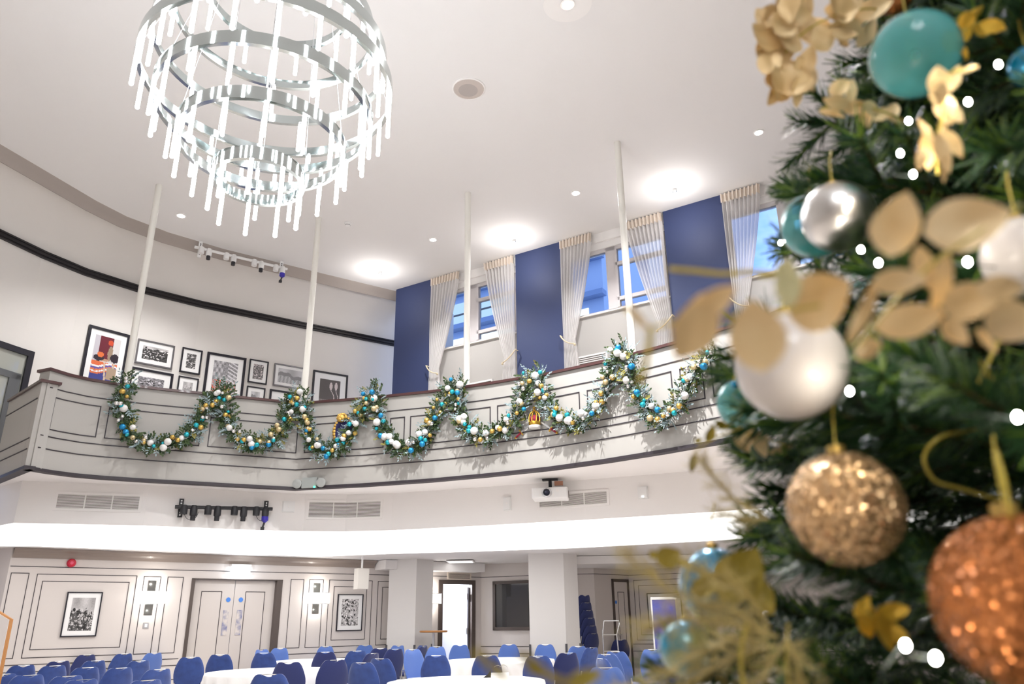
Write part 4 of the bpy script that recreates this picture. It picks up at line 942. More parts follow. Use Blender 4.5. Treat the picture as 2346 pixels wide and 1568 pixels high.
# ================================================================== TABLES AND CHAIRS
def chair_proto(name, mv):
    t = thing(name, 'x', 'chair', (0, 0, 0))
    q = MB(); rows = []                     # seat cushion
    for z, e in ((.40, .02), (.41, 0), (.455, 0), (.475, .02), (.48, .06)):
        r = []
        for k in range(28):
            a = 2 * PI * k / 28; c_, s_ = math.cos(a), math.sin(a); r.append(((.225 - e) * math.copysign(abs(c_) ** .5, c_), .01 + (.215 - e) * math.copysign(abs(s_) ** .5, s_), z))
        rows.append(r)
    q.grid(rows, close=True); q.add(rows[-1], [tuple(range(28))]); q.add(rows[0], [tuple(reversed(range(28)))])
    q.build('seat', mv, t, 'all')
    q = MB(); nx, nz = 20, 12                # backrest with two ears and a dip between them
    def hw(f): return .175 + .05 * math.sin(min(1, f * 1.35) * PI * .55) - .055 * max(0, f - .55) / .45 * max(0, f - .55) / .45
    def top(u): return .935 - .026 * max(0, 1 - (u / .42) ** 2) - .05 * max(0, (abs(u) - .66) / .34) ** 2
    def yy(z): return -.2 - .27 * (z - .44)
    for side in (1, -1):
        rows = []
        for j in range(nz + 1):
            f = j / nz; r = []
            for i in range(nx + 1):
                u = -1 + 2 * i / nx; zz = .42 + (top(u) - .42) * f; x = u * hw(f)
                th = (.034 if side > 0 else .016) * (1 - abs(u) ** 6) * (1 - max(0, f - .9) * 7) + .004
                r.append((x, yy(zz) + side * th + .03 * u * u, zz))
            rows.append(r if side < 0 else r[::-1])
        q.grid(rows)
        if side > 0: fr = rows
        else: bk_ = rows
    fr2 = [r[::-1] for r in fr]              # close the rim
    loopf = [r[0] for r in fr2] + fr2[-1][1:] + [r[-1] for r in reversed(fr2[:-1])]
    loopb = [r[0] for r in bk_] + bk_[-1][1:] + [r[-1] for r in reversed(bk_[:-1])]
    q.grid([loopf, loopb]); q.build('backrest', mv, t, 'all')
    q = MB().tube([(-.085, yy(.915), .916), (-.07, yy(.93), .931), (.07, yy(.93), .931), (.085, yy(.915), .916)], .005, 8); q.build('handle', 'chrome', t, True)
    for sx in (-1, 1):
        q = MB().tube([(sx * .2, .19, .41), (sx * .215, .215, .01)], .012, 8); q.build('leg', 'steel', t, True)
        q = MB().tube([(sx * .195, -.235, .56), (sx * .2, -.2, .41), (sx * .215, -.25, .01)], .012, 8); q.build('leg', 'steel', t, True)
    q = MB().tube([(-.2, .19, .40), (.2, .19, .40), (.2, -.2, .40), (-.2, -.2, .40), (-.2, .19, .40)], .011, 8, False); q.build('seat_frame', 'steel', t, True)
    return t
PROTO = {'b': chair_proto('banquet_chair', 'velvet'), 'n': chair_proto('banquet_chair', 'velvet2'), 'l': chair_proto('banquet_chair', 'velvet3')}
used = set()
def chair(kind, loc, yaw, label, group, tilt=0):
    if kind in used: o = copy_tree(PROTO[kind])
    else: o = PROTO[kind]; used.add(kind)
    o.location = loc; o.rotation_euler = (tilt, 0, yaw); o['label'] = label; o['group'] = group; return o
R_ = math.radians
PLACED = []; TABS = []
def place(kind, x, y, dist, deg, label, group, ztop=.945):
    """chair whose backrest top shows at pixel x, y; dist = plan distance; deg = facing, 0 = away from the camera, + turns to the left"""
    d = ray(x, y); h = math.hypot(d[0], d[1]); nat = (ztop - CZ) / d[2] * h if d[2] < 0 else 99
    dist = min(max(nat, dist * .93), dist * 1.1); X, Y = d[0] / h * dist, d[1] / h * dist
    yw = R_(deg); bx, by = -math.sin(yw) * -.33, math.cos(yw) * -.33      # where the back's top stands relative to the chair
    PLACED.append([X - bx, Y - by, kind, yw, label, group])
GL = 'blue chairs in rows at the left'
for i, (x, y, ds, lb) in enumerate([
    (201, 1497, 13.6, 'in the rear row, second from left'), (291, 1497, 13.3, 'in the rear row, third from left'), (351, 1488, 14.2, 'paler, rearmost and nearest the double doors'),
    (138, 1514, 12.6, 'in the rear row, leftmost'), (220, 1513, 12.0, 'in the middle row, between two taller backs'), (322, 1513, 12.0, 'in the middle row, nearest the doors'),
    (55, 1523, 11.4, 'at far left behind the front row'), (126, 1524, 11.2, 'second from left behind the front row'), (201, 1528, 10.6, 'third from left behind the front row'),
    (278, 1529, 10.4, 'large, right of the middle behind the front row'), (366, 1532, 10.2, 'at the right end of the block'), (8, 1543, 9.7, 'cut by the left picture edge'),
    (69, 1545, 9.6, 'in the front row, leftmost whole one'), (159, 1547, 9.4, 'in the front row, second whole one'), (192, 1555, 8.9, 'in the front row, overlapping its left neighbour'), (339, 1556, 8.9, 'in the front row, rightmost, mostly below picture edge')]):
    ds = ds if ds else 0
    d = ray(x, y); h = math.hypot(d[0], d[1]); ds = (.945 - CZ) / d[2] * h
    ds = min(ds, 15.0)
    place('l' if i == 2 else ('n' if i in (0, 3) else 'b'), x, y, ds, 56, 'blue upholstered banquet chair seen from behind, ' + lb, GL)
GC = 'blue chairs around the white tables'
TC = {}
def table(name, X, Y, r, label, n=1):
    t = thing('round_table', 'round folding table under the cloth, ' + label, 'table', (X, Y, 0), 'round banquet tables')
    q = MB().lathe((X, Y, .715), [(r - .01, 0), (r, .004), (r, .026), (r - .01, .03)], 48); q.build('tabletop', 'wood', t, True)
    for k in range(4):
        a = PI / 4 + PI / 2 * k; q = MB().tube([(X + math.cos(a) * r * .6, Y + math.sin(a) * r * .6, .715), (X + math.cos(a) * r * .62, Y + math.sin(a) * r * .62, 0.004)], .014, 8); q.build('leg', 'steel', t, True)
    q = MB(); N = 160; rows = []
    for rr, z, w in ((0.001, .749, 0), (r * .5, .749, 0), (r * .97, .749, 0), (r + .004, .744, 0), (r + .012, .72, .0), (r + .02, .62, .35), (r + .03, .45, .75), (r + .04, .25, 1), (r + .05, .10, 1.1)):
        rows.append([(X + (rr + w * .045 * math.sin(17 * a + 2 * math.sin(3 * a))) * math.cos(a), Y + (rr + w * .045 * math.sin(17 * a + 2 * math.sin(3 * a))) * math.sin(a), z) for a in [2 * PI * k / N for k in range(N)]])
    q.grid(rows, close=True); o = q.build('tablecloth', 'cloth', None, 'all', origin=(X, Y, .75)); tag(o, 'white linen cloth reaching the floor on ' + label, 'tablecloth', 'white tablecloths')
    TABS.append((X, Y, r))
table('a', -.60, 9.75, .92, 'the nearest table, bottom centre')
table('b', -3.62, 12.3, .98, 'the table in front of the double doors')
table('c', -.32, 14.6, .98, 'the table between the two pillars')
table('d', -3.75, 15.5, .82, 'the rear left table below the street photograph')
table('e', 3.2, 12.0, .8, 'the table at lower right behind the tree branches')
for kd, x, y, ds, deg, lb in [
    ('b', 438, 1496, 12.6, 20, 'left of the table by the double doors, showing its full back'),
    ('b', 505, 1491, 13.3, 10, 'behind left of the table by the double doors'),
    ('b', 606, 1486, 13.5, 5, 'behind the table by the double doors'),
    ('l', 619, 1474, 15.4, -120, 'pale, turned sideways in front of the door frame'),
    ('l', 658, 1472, 15.5, 175, 'pale, just right of the door frame'),
    ('l', 747, 1469, 16.3, 178, 'pale, behind the rear left table, left one'),
    ('l', 838, 1467, 16.6, 176, 'pale, behind the rear left table under the speaker'),
    ('n', 735, 1486, 13.9, 12, 'dark, in front of the rear left table'),
    ('n', 661, 1516, 11.1, 5, 'dark, in front of the doors table'),
    ('n', 768, 1511, 11.4, 30, 'dark angled, right of the doors table'),
    ('b', 617, 1543, 9.3, 5, 'at the bottom edge in front of the doors table'),
    ('b', 828, 1517, 10.9, -18, 'left of the nearest table, showing its full back'),
    ('b', 870, 1508, 11.6, -22, 'second left of the nearest table, overlapping its neighbour'),
    ('b', 818, 1488, 13.4, 25, 'middle distance right of the rear left table'),
    ('n', 838, 1483, 14.4, 30, 'dark, small, right of the rear left table'),
    ('n', 856, 1496, 13.0, 60, 'dark and edge-on between two tables'),
    ('l', 917, 1467, 15.9, 150, 'pale, in front of the left pillar'),
    ('n', 906, 1481, 13.9, 35, 'dark angled, below the left pillar'),
    ('l', 944, 1485, 13.6, -140, 'pale angled, showing its seat below the left pillar'),
    ('b', 968, 1471, 15.6, 130, 'right edge of the left pillar'),
    ('n', 972, 1477, 14.9, 65, 'dark narrow, right of the left pillar'),
    ('l', 1001, 1481, 15.2, 170, 'pale, left behind the table between the pillars'),
    ('l', 1054, 1477, 15.7, 178, 'pale, behind the middle table below the storeroom'),
    ('l', 1166, 1476, 15.8, 180, 'pale, behind the middle table below the dark hatch'),
    ('l', 1249, 1476, 15.6, 176, 'pale, in front of the right pillar'),
    ('b', 999, 1501, 12.3, 5, 'front left of the table between the pillars'),
    ('b', 1115, 1501, 12.3, 0, 'front middle of the table between the pillars'),
    ('b', 1232, 1502, 12.2, -5, 'front right of the table between the pillars'),
    ('n', 1302, 1495, 12.7, 25, 'dark, right of the middle table'),
    ('l', 1325, 1480, 14.6, 20, 'pale, right of the right pillar'),
    ('b', 1357, 1483, 14.2, 40, 'angled, beside the chair stack'),
    ('n', 1421, 1457, 17.6, 5, 'navy, alone before the far right door'),
    ('l', 1388, 1498, 12.4, -35, 'pale angled, left one of a pair at lower right'),
    ('l', 1412, 1492, 12.9, -30, 'pale angled, right one of a pair at lower right'),
    ('b', 1376, 1516, 11.3, -70, 'edge-on at lower right behind the gold sprays'),
    ('l', 1388, 1543, 9.3, -5, 'pale, at the bottom edge behind the gold sprays'),
    ('l', 1492, 1487, 13.3, 178, 'pale, in front of the blue banner')]:
    place(kd, x, y, ds, deg, 'blue upholstered banquet chair ' + lb, GC)
for it in range(60):                      # let neighbours and tables push the chairs clear of each other
    for i, a in enumerate(PLACED):
        for b in PLACED[i + 1:]:
            dx, dy = b[0] - a[0], b[1] - a[1]; L = math.hypot(dx, dy) + 1e-6
            if L < .50: m_ = (.50 - L) / 2 / L; a[0] -= dx * m_; a[1] -= dy * m_; b[0] += dx * m_; b[1] += dy * m_
        for tx, ty, r in TABS:
            dx, dy = a[0] - tx, a[1] - ty; L = math.hypot(dx, dy)
            if L < r + .26: a[0] = tx + dx / L * (r + .26); a[1] = ty + dy / L * (r + .26)
for X, Y, kd, yw, lb, gp in PLACED: chair(kd, (X, Y, 0), yw, lb, gp)
# stack of chairs on a trolley
S0 = Vector((1.50, 18.2, 0))
for k in range(6):
    chair('n', (S0.x - .03 * k, S0.y, .165 + .162 * k), R_(38), 'navy chair in the tall stack beside the right pillar, ' + ('bottom one', 'second from bottom', 'third from bottom', 'third from top', 'second from top', 'topmost')[k], 'stacked navy chairs', 0)
t = thing('chair_trolley', 'chrome chair trolley with push handle right of the chair stack', 'trolley', (S0.x + .3, S0.y - .4, 0))
hx, hy = 1.86, S0.y - .7
q = MB().tube([(hx, hy, .14), (hx, hy, 1.10), (hx + .04, hy, 1.36), (hx + .36, hy, 1.36), (hx + .37, hy, 1.28), (hx + .30, hy, 1.08), (hx + .34, hy, .14)], .016, 10); q.build('push_handle', 'chrome', t, True)
for zz in (1.08, .75): MB().tube([(hx, hy, zz), (hx + .31, hy, zz)], .014, 8).build('cross_bar', 'chrome', t, True)
q = MB().box(hx - .72, hx + .36, hy - .02, hy + .95, .12, .15); q.build('deck', 'steel', t)
for sx in (-.65, .3):
    for sy in (.05, .88): q = MB().lathe((hx + sx, hy + sy - .012, .06), [(.06, 0), (.06, .024)], 16, (0, 1, 0)); q.build('wheel', 'black', t, True)
# small round poseur table by the left pillar
p = Vector(pz(1006, 1443, 1.12)); p = Vector((-1.78, 17.4, 0)); t = thing('high_table', 'small high table with honey wood top in front of the storeroom doorway', 'table', p)
q = MB().lathe(p + up * 1.18, [(.28, 0), (.30, .01), (.30, .035), (.29, .04)], 32); q.build('top', 'wood', t, True)
q = MB().lathe(p, [(.22, 0), (.22, .012), (.03, .03), (.025, 1.18)], 20); q.build('pedestal', 'steel', t, True)
# gift bag on the nearest table
p = pd(1146, 1568, 9.35); p.z = .75; t = thing('gift_bag', 'white paper gift bag with grey ribbon handles on the nearest white table', 'bag', p)
def bagpt(x, y, z): return p + Vector((x, y, z))
q = MB().hexa([bagpt(-.11, -.05, 0), bagpt(.11, -.05, 0), bagpt(.11, .05, 0), bagpt(-.11, .05, 0), bagpt(-.11, -.035, .05), bagpt(.11, -.035, .05), bagpt(.11, .035, .05), bagpt(-.11, .035, .05)]); q.build('body', 'cloth', t)
for y, dx in ((-.036, -.03), (.036, .04)):
    pts = [bagpt(-.055 + dx, y, .04), bagpt(-.05 + dx, y, .10), bagpt(-.02 + dx, y, .13), bagpt(.02 + dx, y, .13), bagpt(.05 + dx, y, .10), bagpt(.045 + dx, y, .04)]; rows = [[a, a + Vector((0, .018, .004))] for a in catmull(pts, 6)]
    q = MB().grid(rows); q.build('ribbon_handle', mat('ribbon_grey', srgb(120, 116, 96), .35), t, 'all')
p2 = pd(1118, 1568, 9.3); q = MB().hexa([(p2.x - .06, p2.y, .75), (p2.x + .035, p2.y, .75), (p2.x + .035, p2.y + .03, .75), (p2.x - .06, p2.y + .03, .75), (p2.x + .0, p2.y, .79), (p2.x + .035, p2.y, .84), (p2.x + .035, p2.y + .03, .84), (p2.x + .0, p2.y + .03, .79)])
tag(q.build('folded_card', mat('black_card', (.01, .01, .012), .5)), 'small black folded card standing left of the white gift bag', 'card')

# ================================================================== CHRISTMAS TREE (foreground right)
TX, TY = .95, .85
def trad(z): return max(.02, .80 - .40 * (z - 1.36)) if z > 1.0 else .95
def tsurf(x, y, back=0.):
    """optical depth at which the ray through pixel x, y meets the tree's outer surface (or passes it most closely)"""
    d = ray(x, y); best = (9, 1.0)
    for k in range(60, 400):
        dep = k * .005; t = dep / FPX; p = (d[0] * t, d[1] * t, CZ + d[2] * t)
        g = math.hypot(p[0] - TX, p[1] - TY) - (trad(p[2]) - back)
        if g < 0: return dep
        if g < best[0]: best = (g, dep)
    return best[1]
Mt['needle'] = mat('dark_fir_needle', srgb(48, 80, 46), .4); Mt['needle2'] = mat('fresh_fir_needle', srgb(104, 132, 44), .4)
Mt['twig'] = mat('twig_brown', srgb(84, 70, 40), .7); Mt['bark'] = mat('bark_brown', srgb(70, 54, 40), .9)
tree = thing('christmas_tree', 'decorated artificial fir tree filling the right of the picture', 'christmas tree', (TX, TY, 0))
MB().tube([(TX, TY, .0), (TX, TY, 1.6), (TX, TY, 3.25)], [.035, .028, .006], 10).build('trunk', 'bark', tree, True)
MB().lathe((TX, TY, 0), [(.28, 0), (.28, .02), (.05, .06), (.04, .2)], 24).build('stand', 'black', tree, True)
def twig_needles(mb, a, b, n, L, rnd):
    d = b - a; ln_ = d.length; d = d / ln_; o1 = d.orthogonal().normalized(); o2 = d.cross(o1)
    for k in range(n):
        f = (k + rnd.random()) / n; t = rnd.uniform(0, 2 * PI); base = a + d * ln_ * f
        rad = o1 * math.cos(t) + o2 * math.sin(t); dv = (d * rnd.uniform(.5, 1.0) + rad * rnd.uniform(.6, 1.0)).normalized()
        w = d.cross(rad).normalized() * .0017; mb.mi = 1 if (f > .8 and rnd.random() < .35) or rnd.random() < .1 else 0
        l = L * rnd.uniform(.75, 1.1); mb.add([base - w, base + w, base + dv * l + w * .3, base + dv * l - w * .3], [(0, 1, 2, 3)])
def branch_mesh(seed, mb=None, L=.42, dens=1.0):
    rnd = random.Random(seed); mb = mb or MB(); pts = [Vector((0, 0, 0)), Vector((L * .35, rnd.uniform(-.01, .01), .012)), Vector((L * .7, rnd.uniform(-.02, .02), .01)), Vector((L, rnd.uniform(-.03, .03), .03))]
    mb.mi = 2; mb.tube(pts, [.005, .004, .003, .0015], 5)
    for i in range(1, 3): twig_needles(mb, pts[i], pts[i + 1], int(200 * dens), .040, rnd)
    twig_needles(mb, pts[0].lerp(pts[1], .4), pts[1], int(90 * dens), .030, rnd)
    for k in range(9):
        f = .26 + .66 * k / 9; i = min(2, int(f * 3)); p = pts[i].lerp(pts[i + 1], f * 3 - i); sg = 1 if k % 2 else -1
        e = p + Vector((math.cos(.75), sg * math.sin(.75), rnd.uniform(-.25, .35))) * (.17 - .10 * f) * rnd.uniform(.85, 1.15)
        mb.mi = 2; mb.tube([p, e], [.0025, .001], 4); twig_needles(mb, p.lerp(e, .1), e, int(120 * dens), .038, rnd)
    return mb
BMESH = []
for k in range(4):
    o = branch_mesh(50 + k).build('branch', ['needle', 'needle2', 'twig'], None); BMESH.append(o.data); bpy.data.objects.remove(o)
def frame_to(root, tip, roll):
    d = (tip - root).normalized(); u = Vector((0, 0, 1)); s_ = u.cross(d).normalized(); u2 = d.cross(s_)
    m = Matrix((d, s_ * math.cos(roll) + u2 * math.sin(roll), u2 * math.cos(roll) - s_ * math.sin(roll))).transposed(); return m
rnd = random.Random(77); nbr = 0
def add_branch(tip, k, sc_=1.0):
    global nbr
    ax = Vector((TX, TY, 0)); r = math.hypot(tip.x - TX, tip.y - TY); z0 = tip.z - .10 * r - .02
    root = Vector((TX, TY, z0)); d = (tip - root).normalized(); L = .42 * sc_; base = tip - d * L
    o = bpy.data.objects.new('branch', BMESH[k % 4]); COL.objects.link(o); o.parent = tree
    m = frame_to(base, tip, rnd.uniform(-.7, .7)).to_4x4(); m.translation = base - tree.location; o.matrix_local = m @ Matrix.Diagonal((sc_, sc_, sc_, 1)); nbr += 1
for (x, y, d) in ((1822, 310, 1.24), (1800, 470, 1.2), (1795, 590, 1.17), (1652, 850, 1.08), (1668, 905, 1.04), (1698, 1085, 1.03), (1712, 1250, 1.0), (1930, 175, 1.26), (1720, 960, 1.0), (1600, 1420, .95), (1560, 1530, .9), (1880, 420, 1.1), (2120, 30, 1.1), (1760, 1130, .98), (1840, 880, .95), (1990, 230, 1.15), (1800, 935, .74), (1905, 960, .68)):
    add_branch(pd(x, y, d), nbr)
ca_ = math.atan2(-TY, -TX); n = 80
for k in range(n):
    z = 1.08 + 1.75 * ((k + .5) / n) ** 1.15; a = ca_ + ((k * .618034) % 1 - .5) * 3.0 + (-.12)
    r = trad(z) * rnd.uniform(.86, 1.0); p = Vector((TX + math.cos(a) * r, TY + math.sin(a) * r, z))
    if (p - Vector((0, 0, CZ))).length < .50: r *= .85; p = Vector((TX + math.cos(a) * r, TY + math.sin(a) * r, z))
    add_branch(p, k, rnd.uniform(.9, 1.05))
fill = MB(); proto_ = branch_mesh(99, None, .42, .55)
for k in range(240):
    z = .35 + 2.8 * (k + .5) / 240; a = k * 2.39996; r = trad(z) * rnd.uniform(.55, .85 if abs(((a - ca_ + PI) % (2 * PI)) - PI) < 1.6 else 1.0)
    if z < 1.05: r = min(r, .85)
    tip = Vector((TX + math.cos(a) * r, TY + math.sin(a) * r, z)); root = Vector((TX, TY, z - .05)); d = (tip - root).normalized()
    m = frame_to(root, tip, rnd.uniform(-1, 1)); base = tip - d * .42 if r > .42 else root
    b0 = len(fill.v); fill.v += [tuple(m @ Vector(v) + base) for v in proto_.v]; fill.f += [tuple(i + b0 for i in f) for f in proto_.f]; fill.m += proto_.m
o = fill.build('inner_foliage', ['needle', 'needle2', 'twig'], tree); o['kind'] = 'stuff'
print('branches', nbr)

# ---- baubles on the tree
def glassy(name, col, alpha=.6):
    m = mat(name, col, .04, 0, coat=1); t = m.node_tree; b = t.nodes['Principled BSDF']; o = [n for n in t.nodes if n.type == 'OUTPUT_MATERIAL'][0]
    tr = t.nodes.new('ShaderNodeBsdfTransparent'); tr.inputs[0].default_value = (col[0] ** .35, col[1] ** .35, col[2] ** .35, 1)
    lw = t.nodes.new('ShaderNodeLayerWeight'); lw.inputs[0].default_value = .45; mr = t.nodes.new('ShaderNodeMapRange'); mr.inputs[3].default_value = alpha; mr.inputs[4].default_value = 1
    mx = t.nodes.new('ShaderNodeMixShader'); t.links.new(lw.outputs['Facing'], mr.inputs[0]); t.links.new(mr.outputs[0], mx.inputs[0])
    t.links.new(tr.outputs[0], mx.inputs[1]); t.links.new(b.outputs[0], mx.inputs[2]); t.links.new(mx.outputs[0], o.inputs[0]); return m
Mt['t_teal'] = glassy('clear_teal_glass', srgb(120, 212, 214), .36); Mt['t_blue'] = mat('deep_blue_foil', srgb(0, 140, 185), .18, .6, coat=1)
Mt['t_silver'] = mat('brushed_silver', (.80, .78, .76), .28, 1, bump=(14, .25, .01)); Mt['t_pearl'] = mat('pearl_white', srgb(226, 218, 214), .35, coat=.6)
Mt['t_grey'] = glitter('grey_glitter', srgb(150, 146, 146), srgb(110, 106, 106), 900); Mt['t_gold'] = glitter('champagne_glitter', srgb(240, 200, 152), srgb(204, 158, 108), 420)
Mt['t_orange'] = glitter('copper_glitter', srgb(208, 132, 76), srgb(170, 100, 54), 480); Mt['t_matteblue'] = mat('blue_gold_bauble', srgb(0, 150, 190), .3, .3, var=(26, srgb(150, 150, 80)), coat=.5)
Mt['cap'] = mat('bauble_cap', srgb(224, 190, 110), .3, .8); Mt['cord'] = mat('gold_cord', srgb(196, 176, 80), .5, .3)
def bauble(x, y, rpx, dep, m, label, group=None, cat='bauble', capang=None, cord=.05):
    c = pd(x, y, dep); r = rpx * dep / FPX
    t = thing('tree_bauble', label, cat, c, 'baubles on the christmas tree')
    MB().sphere(c, r, 48, 32).build('ball', m, t, 'all')
    MB().lathe(c + Vector((0, 0, r * .97)), [(r * .16, 0), (r * .16, r * .14), (r * .06, r * .18)], 16).build('cap', 'cap', t, True)
    top = c + Vector((0, 0, r * 1.13)); MB().tube([top, top + Vector((.004, .004, cord * .6)), top + Vector((.012, .012, cord))], .0009, 6).build('hanging_loop', 'cord', t, True)
    return t
bauble(2097, 125, 98, .84, 't_teal', 'large translucent pale turquoise bauble near the top, behind hanging gold leaves')
bauble(2362, 150, 48, .8, 't_blue', 'bright blue foil bauble cut by the right edge near the top')
bauble(1868, 516, 76, 1.0, 't_teal', 'translucent turquoise bauble peeking left behind the silver bauble')
bauble(1920, 497, 80, .84, 't_silver', 'brushed silver bauble in front of the turquoise one')
bauble(2352, 588, 94, .62, 't_pearl', 'pearl white bauble cut by the right edge at mid height')
bauble(1812, 838, 124, .70, 't_pearl', 'large blurred white bauble behind the big gold leaves')
bauble(2115, 825, 108, .84, 't_grey', 'grey glitter bauble half hidden beneath the gold leaves')
bauble(1703, 925, 60, 1.02, 't_teal', 'small clear teal bauble on the left edge of the tree over the balcony')
bauble(1937, 1165, 129, .66, 't_gold', 'large champagne gold glitter bauble hanging at right of centre')
bauble(2352, 1382, 200, .50, 't_orange', 'largest bauble, copper glitter, cut by the right edge')
bauble(1640, 1342, 84, .92, 't_blue', 'bright cyan bauble behind the green-gold leaf at lower left of the tree')
bauble(1573, 1487, 62, .80, 't_matteblue', 'blue and gold bauble lowest at the left of the tree')
bauble(2046, -12, 44, 1.0, 't_orange', 'copper bauble at the very top edge between the gold leaves')
bauble(1682, 882, 9, .98, 't_blue', 'tiny shiny teal bauble on the tree edge beside the garland', cord=.02)
# ---- gold leaf sprays
Mt['gleaf'] = mat('gold_leaf', srgb(250, 226, 180), .36, .12, bump=(60, .2, .004), var=(18, srgb(236, 204, 148))); Mt['gleaf2'] = mat('bright_gold_leaf', srgb(244, 208, 90), .3, .4, var=(20, srgb(226, 178, 60)))
Mt['gfern'] = mat('gold_fern', srgb(196, 178, 116), .6, .1); Mt['gleaf3'] = mat('pale_gold_leaf', srgb(228, 226, 180), .5, .15); Mt['gleaf4'] = mat('olive_gold_leaf', srgb(172, 152, 62), .45, .35, var=(40, srgb(150, 136, 60)))
def leaf(mb, c, ax, nrm, L, W, cup=.25, fold=.15):
    ax = ax.normalized(); nrm = (nrm - ax * nrm.dot(ax)).normalized(); sd = ax.cross(nrm); rows = []
    for i in range(11):
        f = i / 10; w = W * .5 * math.sin(PI * (f ** .85)) ** .75 if 0 < i < 10 else W * .02; r = []
        for j in range(7):
            u = -1 + j / 3; r.append(c + ax * L * (f - .5) + sd * w * u + nrm * (cup * L * (.25 - (f - .5) ** 2) - fold * w * (1 - abs(u)) * 1.2 + .08 * w * math.sin(7 * f + 3 * u)))
        rows.append(r)
    mb.grid(rows)
def spray(label, dep, leaves, stem, m='gleaf', name='gold_leaf_spray', cat='leaf spray', seed=1, sr=.0014, tilt=.7):
    rr = random.Random(seed); c0 = pd(leaves[0][0], leaves[0][1], dep); t = thing(name, label, cat, c0, 'gold leaf sprays on the christmas tree')
    mb = MB(); X = Vector(RB[:, 0] if 0 else RB @ np.array([1, 0, 0])); Yv = Vector(RB @ np.array([0, -1, 0])); Z = Vector(RB @ np.array([0, 0, -1]))
    for lf_ in leaves:
        x, y, L, W, ang = lf_[:5]; dd = dep + (lf_[5] if len(lf_) > 5 else rr.uniform(-.02, .02))
        a = R_(ang); ax = X * math.cos(a) + Yv * math.sin(a) + Z * rr.uniform(-.35, .35); n_ = Z + X * rr.uniform(-tilt, tilt) + Yv * rr.uniform(-tilt, tilt)
        leaf(mb, pd(x, y, dd), ax, n_, L * dd / FPX, W * dd / FPX, rr.uniform(-.3, .4), rr.uniform(.05, .3))
    mb.build('leaves', m, t, 'all')
    if stem: MB().tube(catmull([pd(x, y, dep + (q[0] if q else 0)) for x, y, *q in stem], 6), sr, 6).build('stem', 'cord', t, True)
    return t
rr = random.Random(4)
L_ = [(1800 + rr.uniform(-45, 50), 90 + rr.uniform(-60, 120), rr.uniform(60, 90), rr.uniform(45, 62), rr.uniform(0, 360)) for _ in range(26)]
L_ += [(1860 + rr.uniform(-60, 90), 50 + rr.uniform(-50, 50), rr.uniform(60, 90), rr.uniform(40, 60), rr.uniform(0, 360)) for _ in range(18)]
L_ += [(1780, 190, 80, 50, -80), (1845, 170, 90, 55, -60), (1830, 210, 80, 40, -100), (1775, 215, 60, 40, -120), (1960, 40, 80, 50, 40), (2000, 20, 90, 50, 20), (1985, 75, 70, 40, 60)]
spray('dense antique gold leaf cluster at the top left of the tree', .98, L_, [(1775, 215), (1800, 120), (1880, 50), (2000, 20), (2080, 60, .1)], seed=2)
spray('small gold leaves below the turquoise bauble on the left side', .92, [(1925, 200, 60, 38, 30), (1915, 235, 70, 34, 170), (1950, 210, 60, 30, 80), (1960, 245, 60, 36, 0), (1995, 250, 55, 34, -30), (2020, 262, 60, 34, 20), (2045, 255, 50, 30, 60), (1985, 275, 50, 26, -60), (1905, 262, 60, 30, -20), (2060, 280, 50, 26, -10)], [(1880, 250), (1950, 235), (2060, 270), (2120, 300, .1)], seed=3)
spray('hanging chain of pale gold leaves in front of the turquoise bauble', .68, [(2155, 185, 80, 56, 90), (2185, 180, 60, 44, 70), (2150, 215, 60, 40, -80), (2165, 250, 80, 50, -60), (2190, 262, 60, 40, -30), (2120, 300, 70, 48, 110), (2160, 300, 60, 34, -90), (2125, 345, 90, 34, -85), (2160, 350, 100, 34, -75), (2185, 330, 80, 30, -50), (2110, 365, 60, 26, -110), (2165, 390, 60, 24, -90), (2220, 160, 50, 14, 20)], [(2230, 155), (2170, 175), (2160, 260), (2145, 330), (2150, 400)], 'gleaf', seed=4)
spray('bright yellow gold leaves at upper right behind the turquoise bauble', .82, [(2205, 75, 60, 40, 60), (2215, 45, 50, 36, 30), (2255, 65, 60, 34, 10), (2275, 60, 56, 32, -20), (2180, 95, 60, 40, -40), (2235, 30, 44, 24, 45), (2200, 115, 60, 30, -70)], [(2170, 120), (2220, 60), (2300, 50)], 'gleaf2', seed=5)
spray('very large blurred gold leaves crossing the tree at mid height', .44, [(2058, 515, 150, 118, 80), (2215, 510, 190, 130, 15), (2120, 615, 110, 56, -70), (2150, 650, 150, 56, -100), (2060, 645, 120, 60, 5), (1880, 690, 170, 140, 30), (1975, 715, 170, 50, 75), (2085, 735, 150, 80, 15), (2230, 690, 180, 90, 10), (2320, 740, 150, 100, -20), (1990, 800, 80, 60, 10), (2190, 760, 90, 50, -40), (2290, 660, 120, 60, 0), (2260, 780, 70, 30, -60)], [(1960, 800), (2050, 690), (2130, 610), (2200, 560), (2340, 470)], 'gleaf', seed=6, sr=.001, tilt=.5)
spray('very large blurred gold leaves reaching left over the balcony garland', .40, [(1590, 760, 150, 110, -120), (1735, 770, 170, 130, 100), (1640, 690, 110, 60, 40), (1575, 715, 120, 40, 50), (1460, 725, 90, 22, -45)], [(1428, 700), (1480, 750), (1560, 735), (1640, 730), (1760, 720), (1880, 700)], 'gleaf', seed=7, sr=.001, tilt=.35)
spray('pale green-gold leaf standing above the big blurred gold leaves', .45, [(1806, 650, 120, 58, 100), (1800, 620, 60, 50, 60)], [(1800, 690), (1800, 600)], 'gleaf3', seed=8, sr=.001, tilt=.3)
spray('long thin gold stem pointing left in front of the third blue pier', .50, [(1760, 632, 60, 10, 0)], [(1532, 616), (1600, 622), (1660, 628), (1720, 624), (1800, 630)], 'gleaf3', seed=9, sr=.0018)
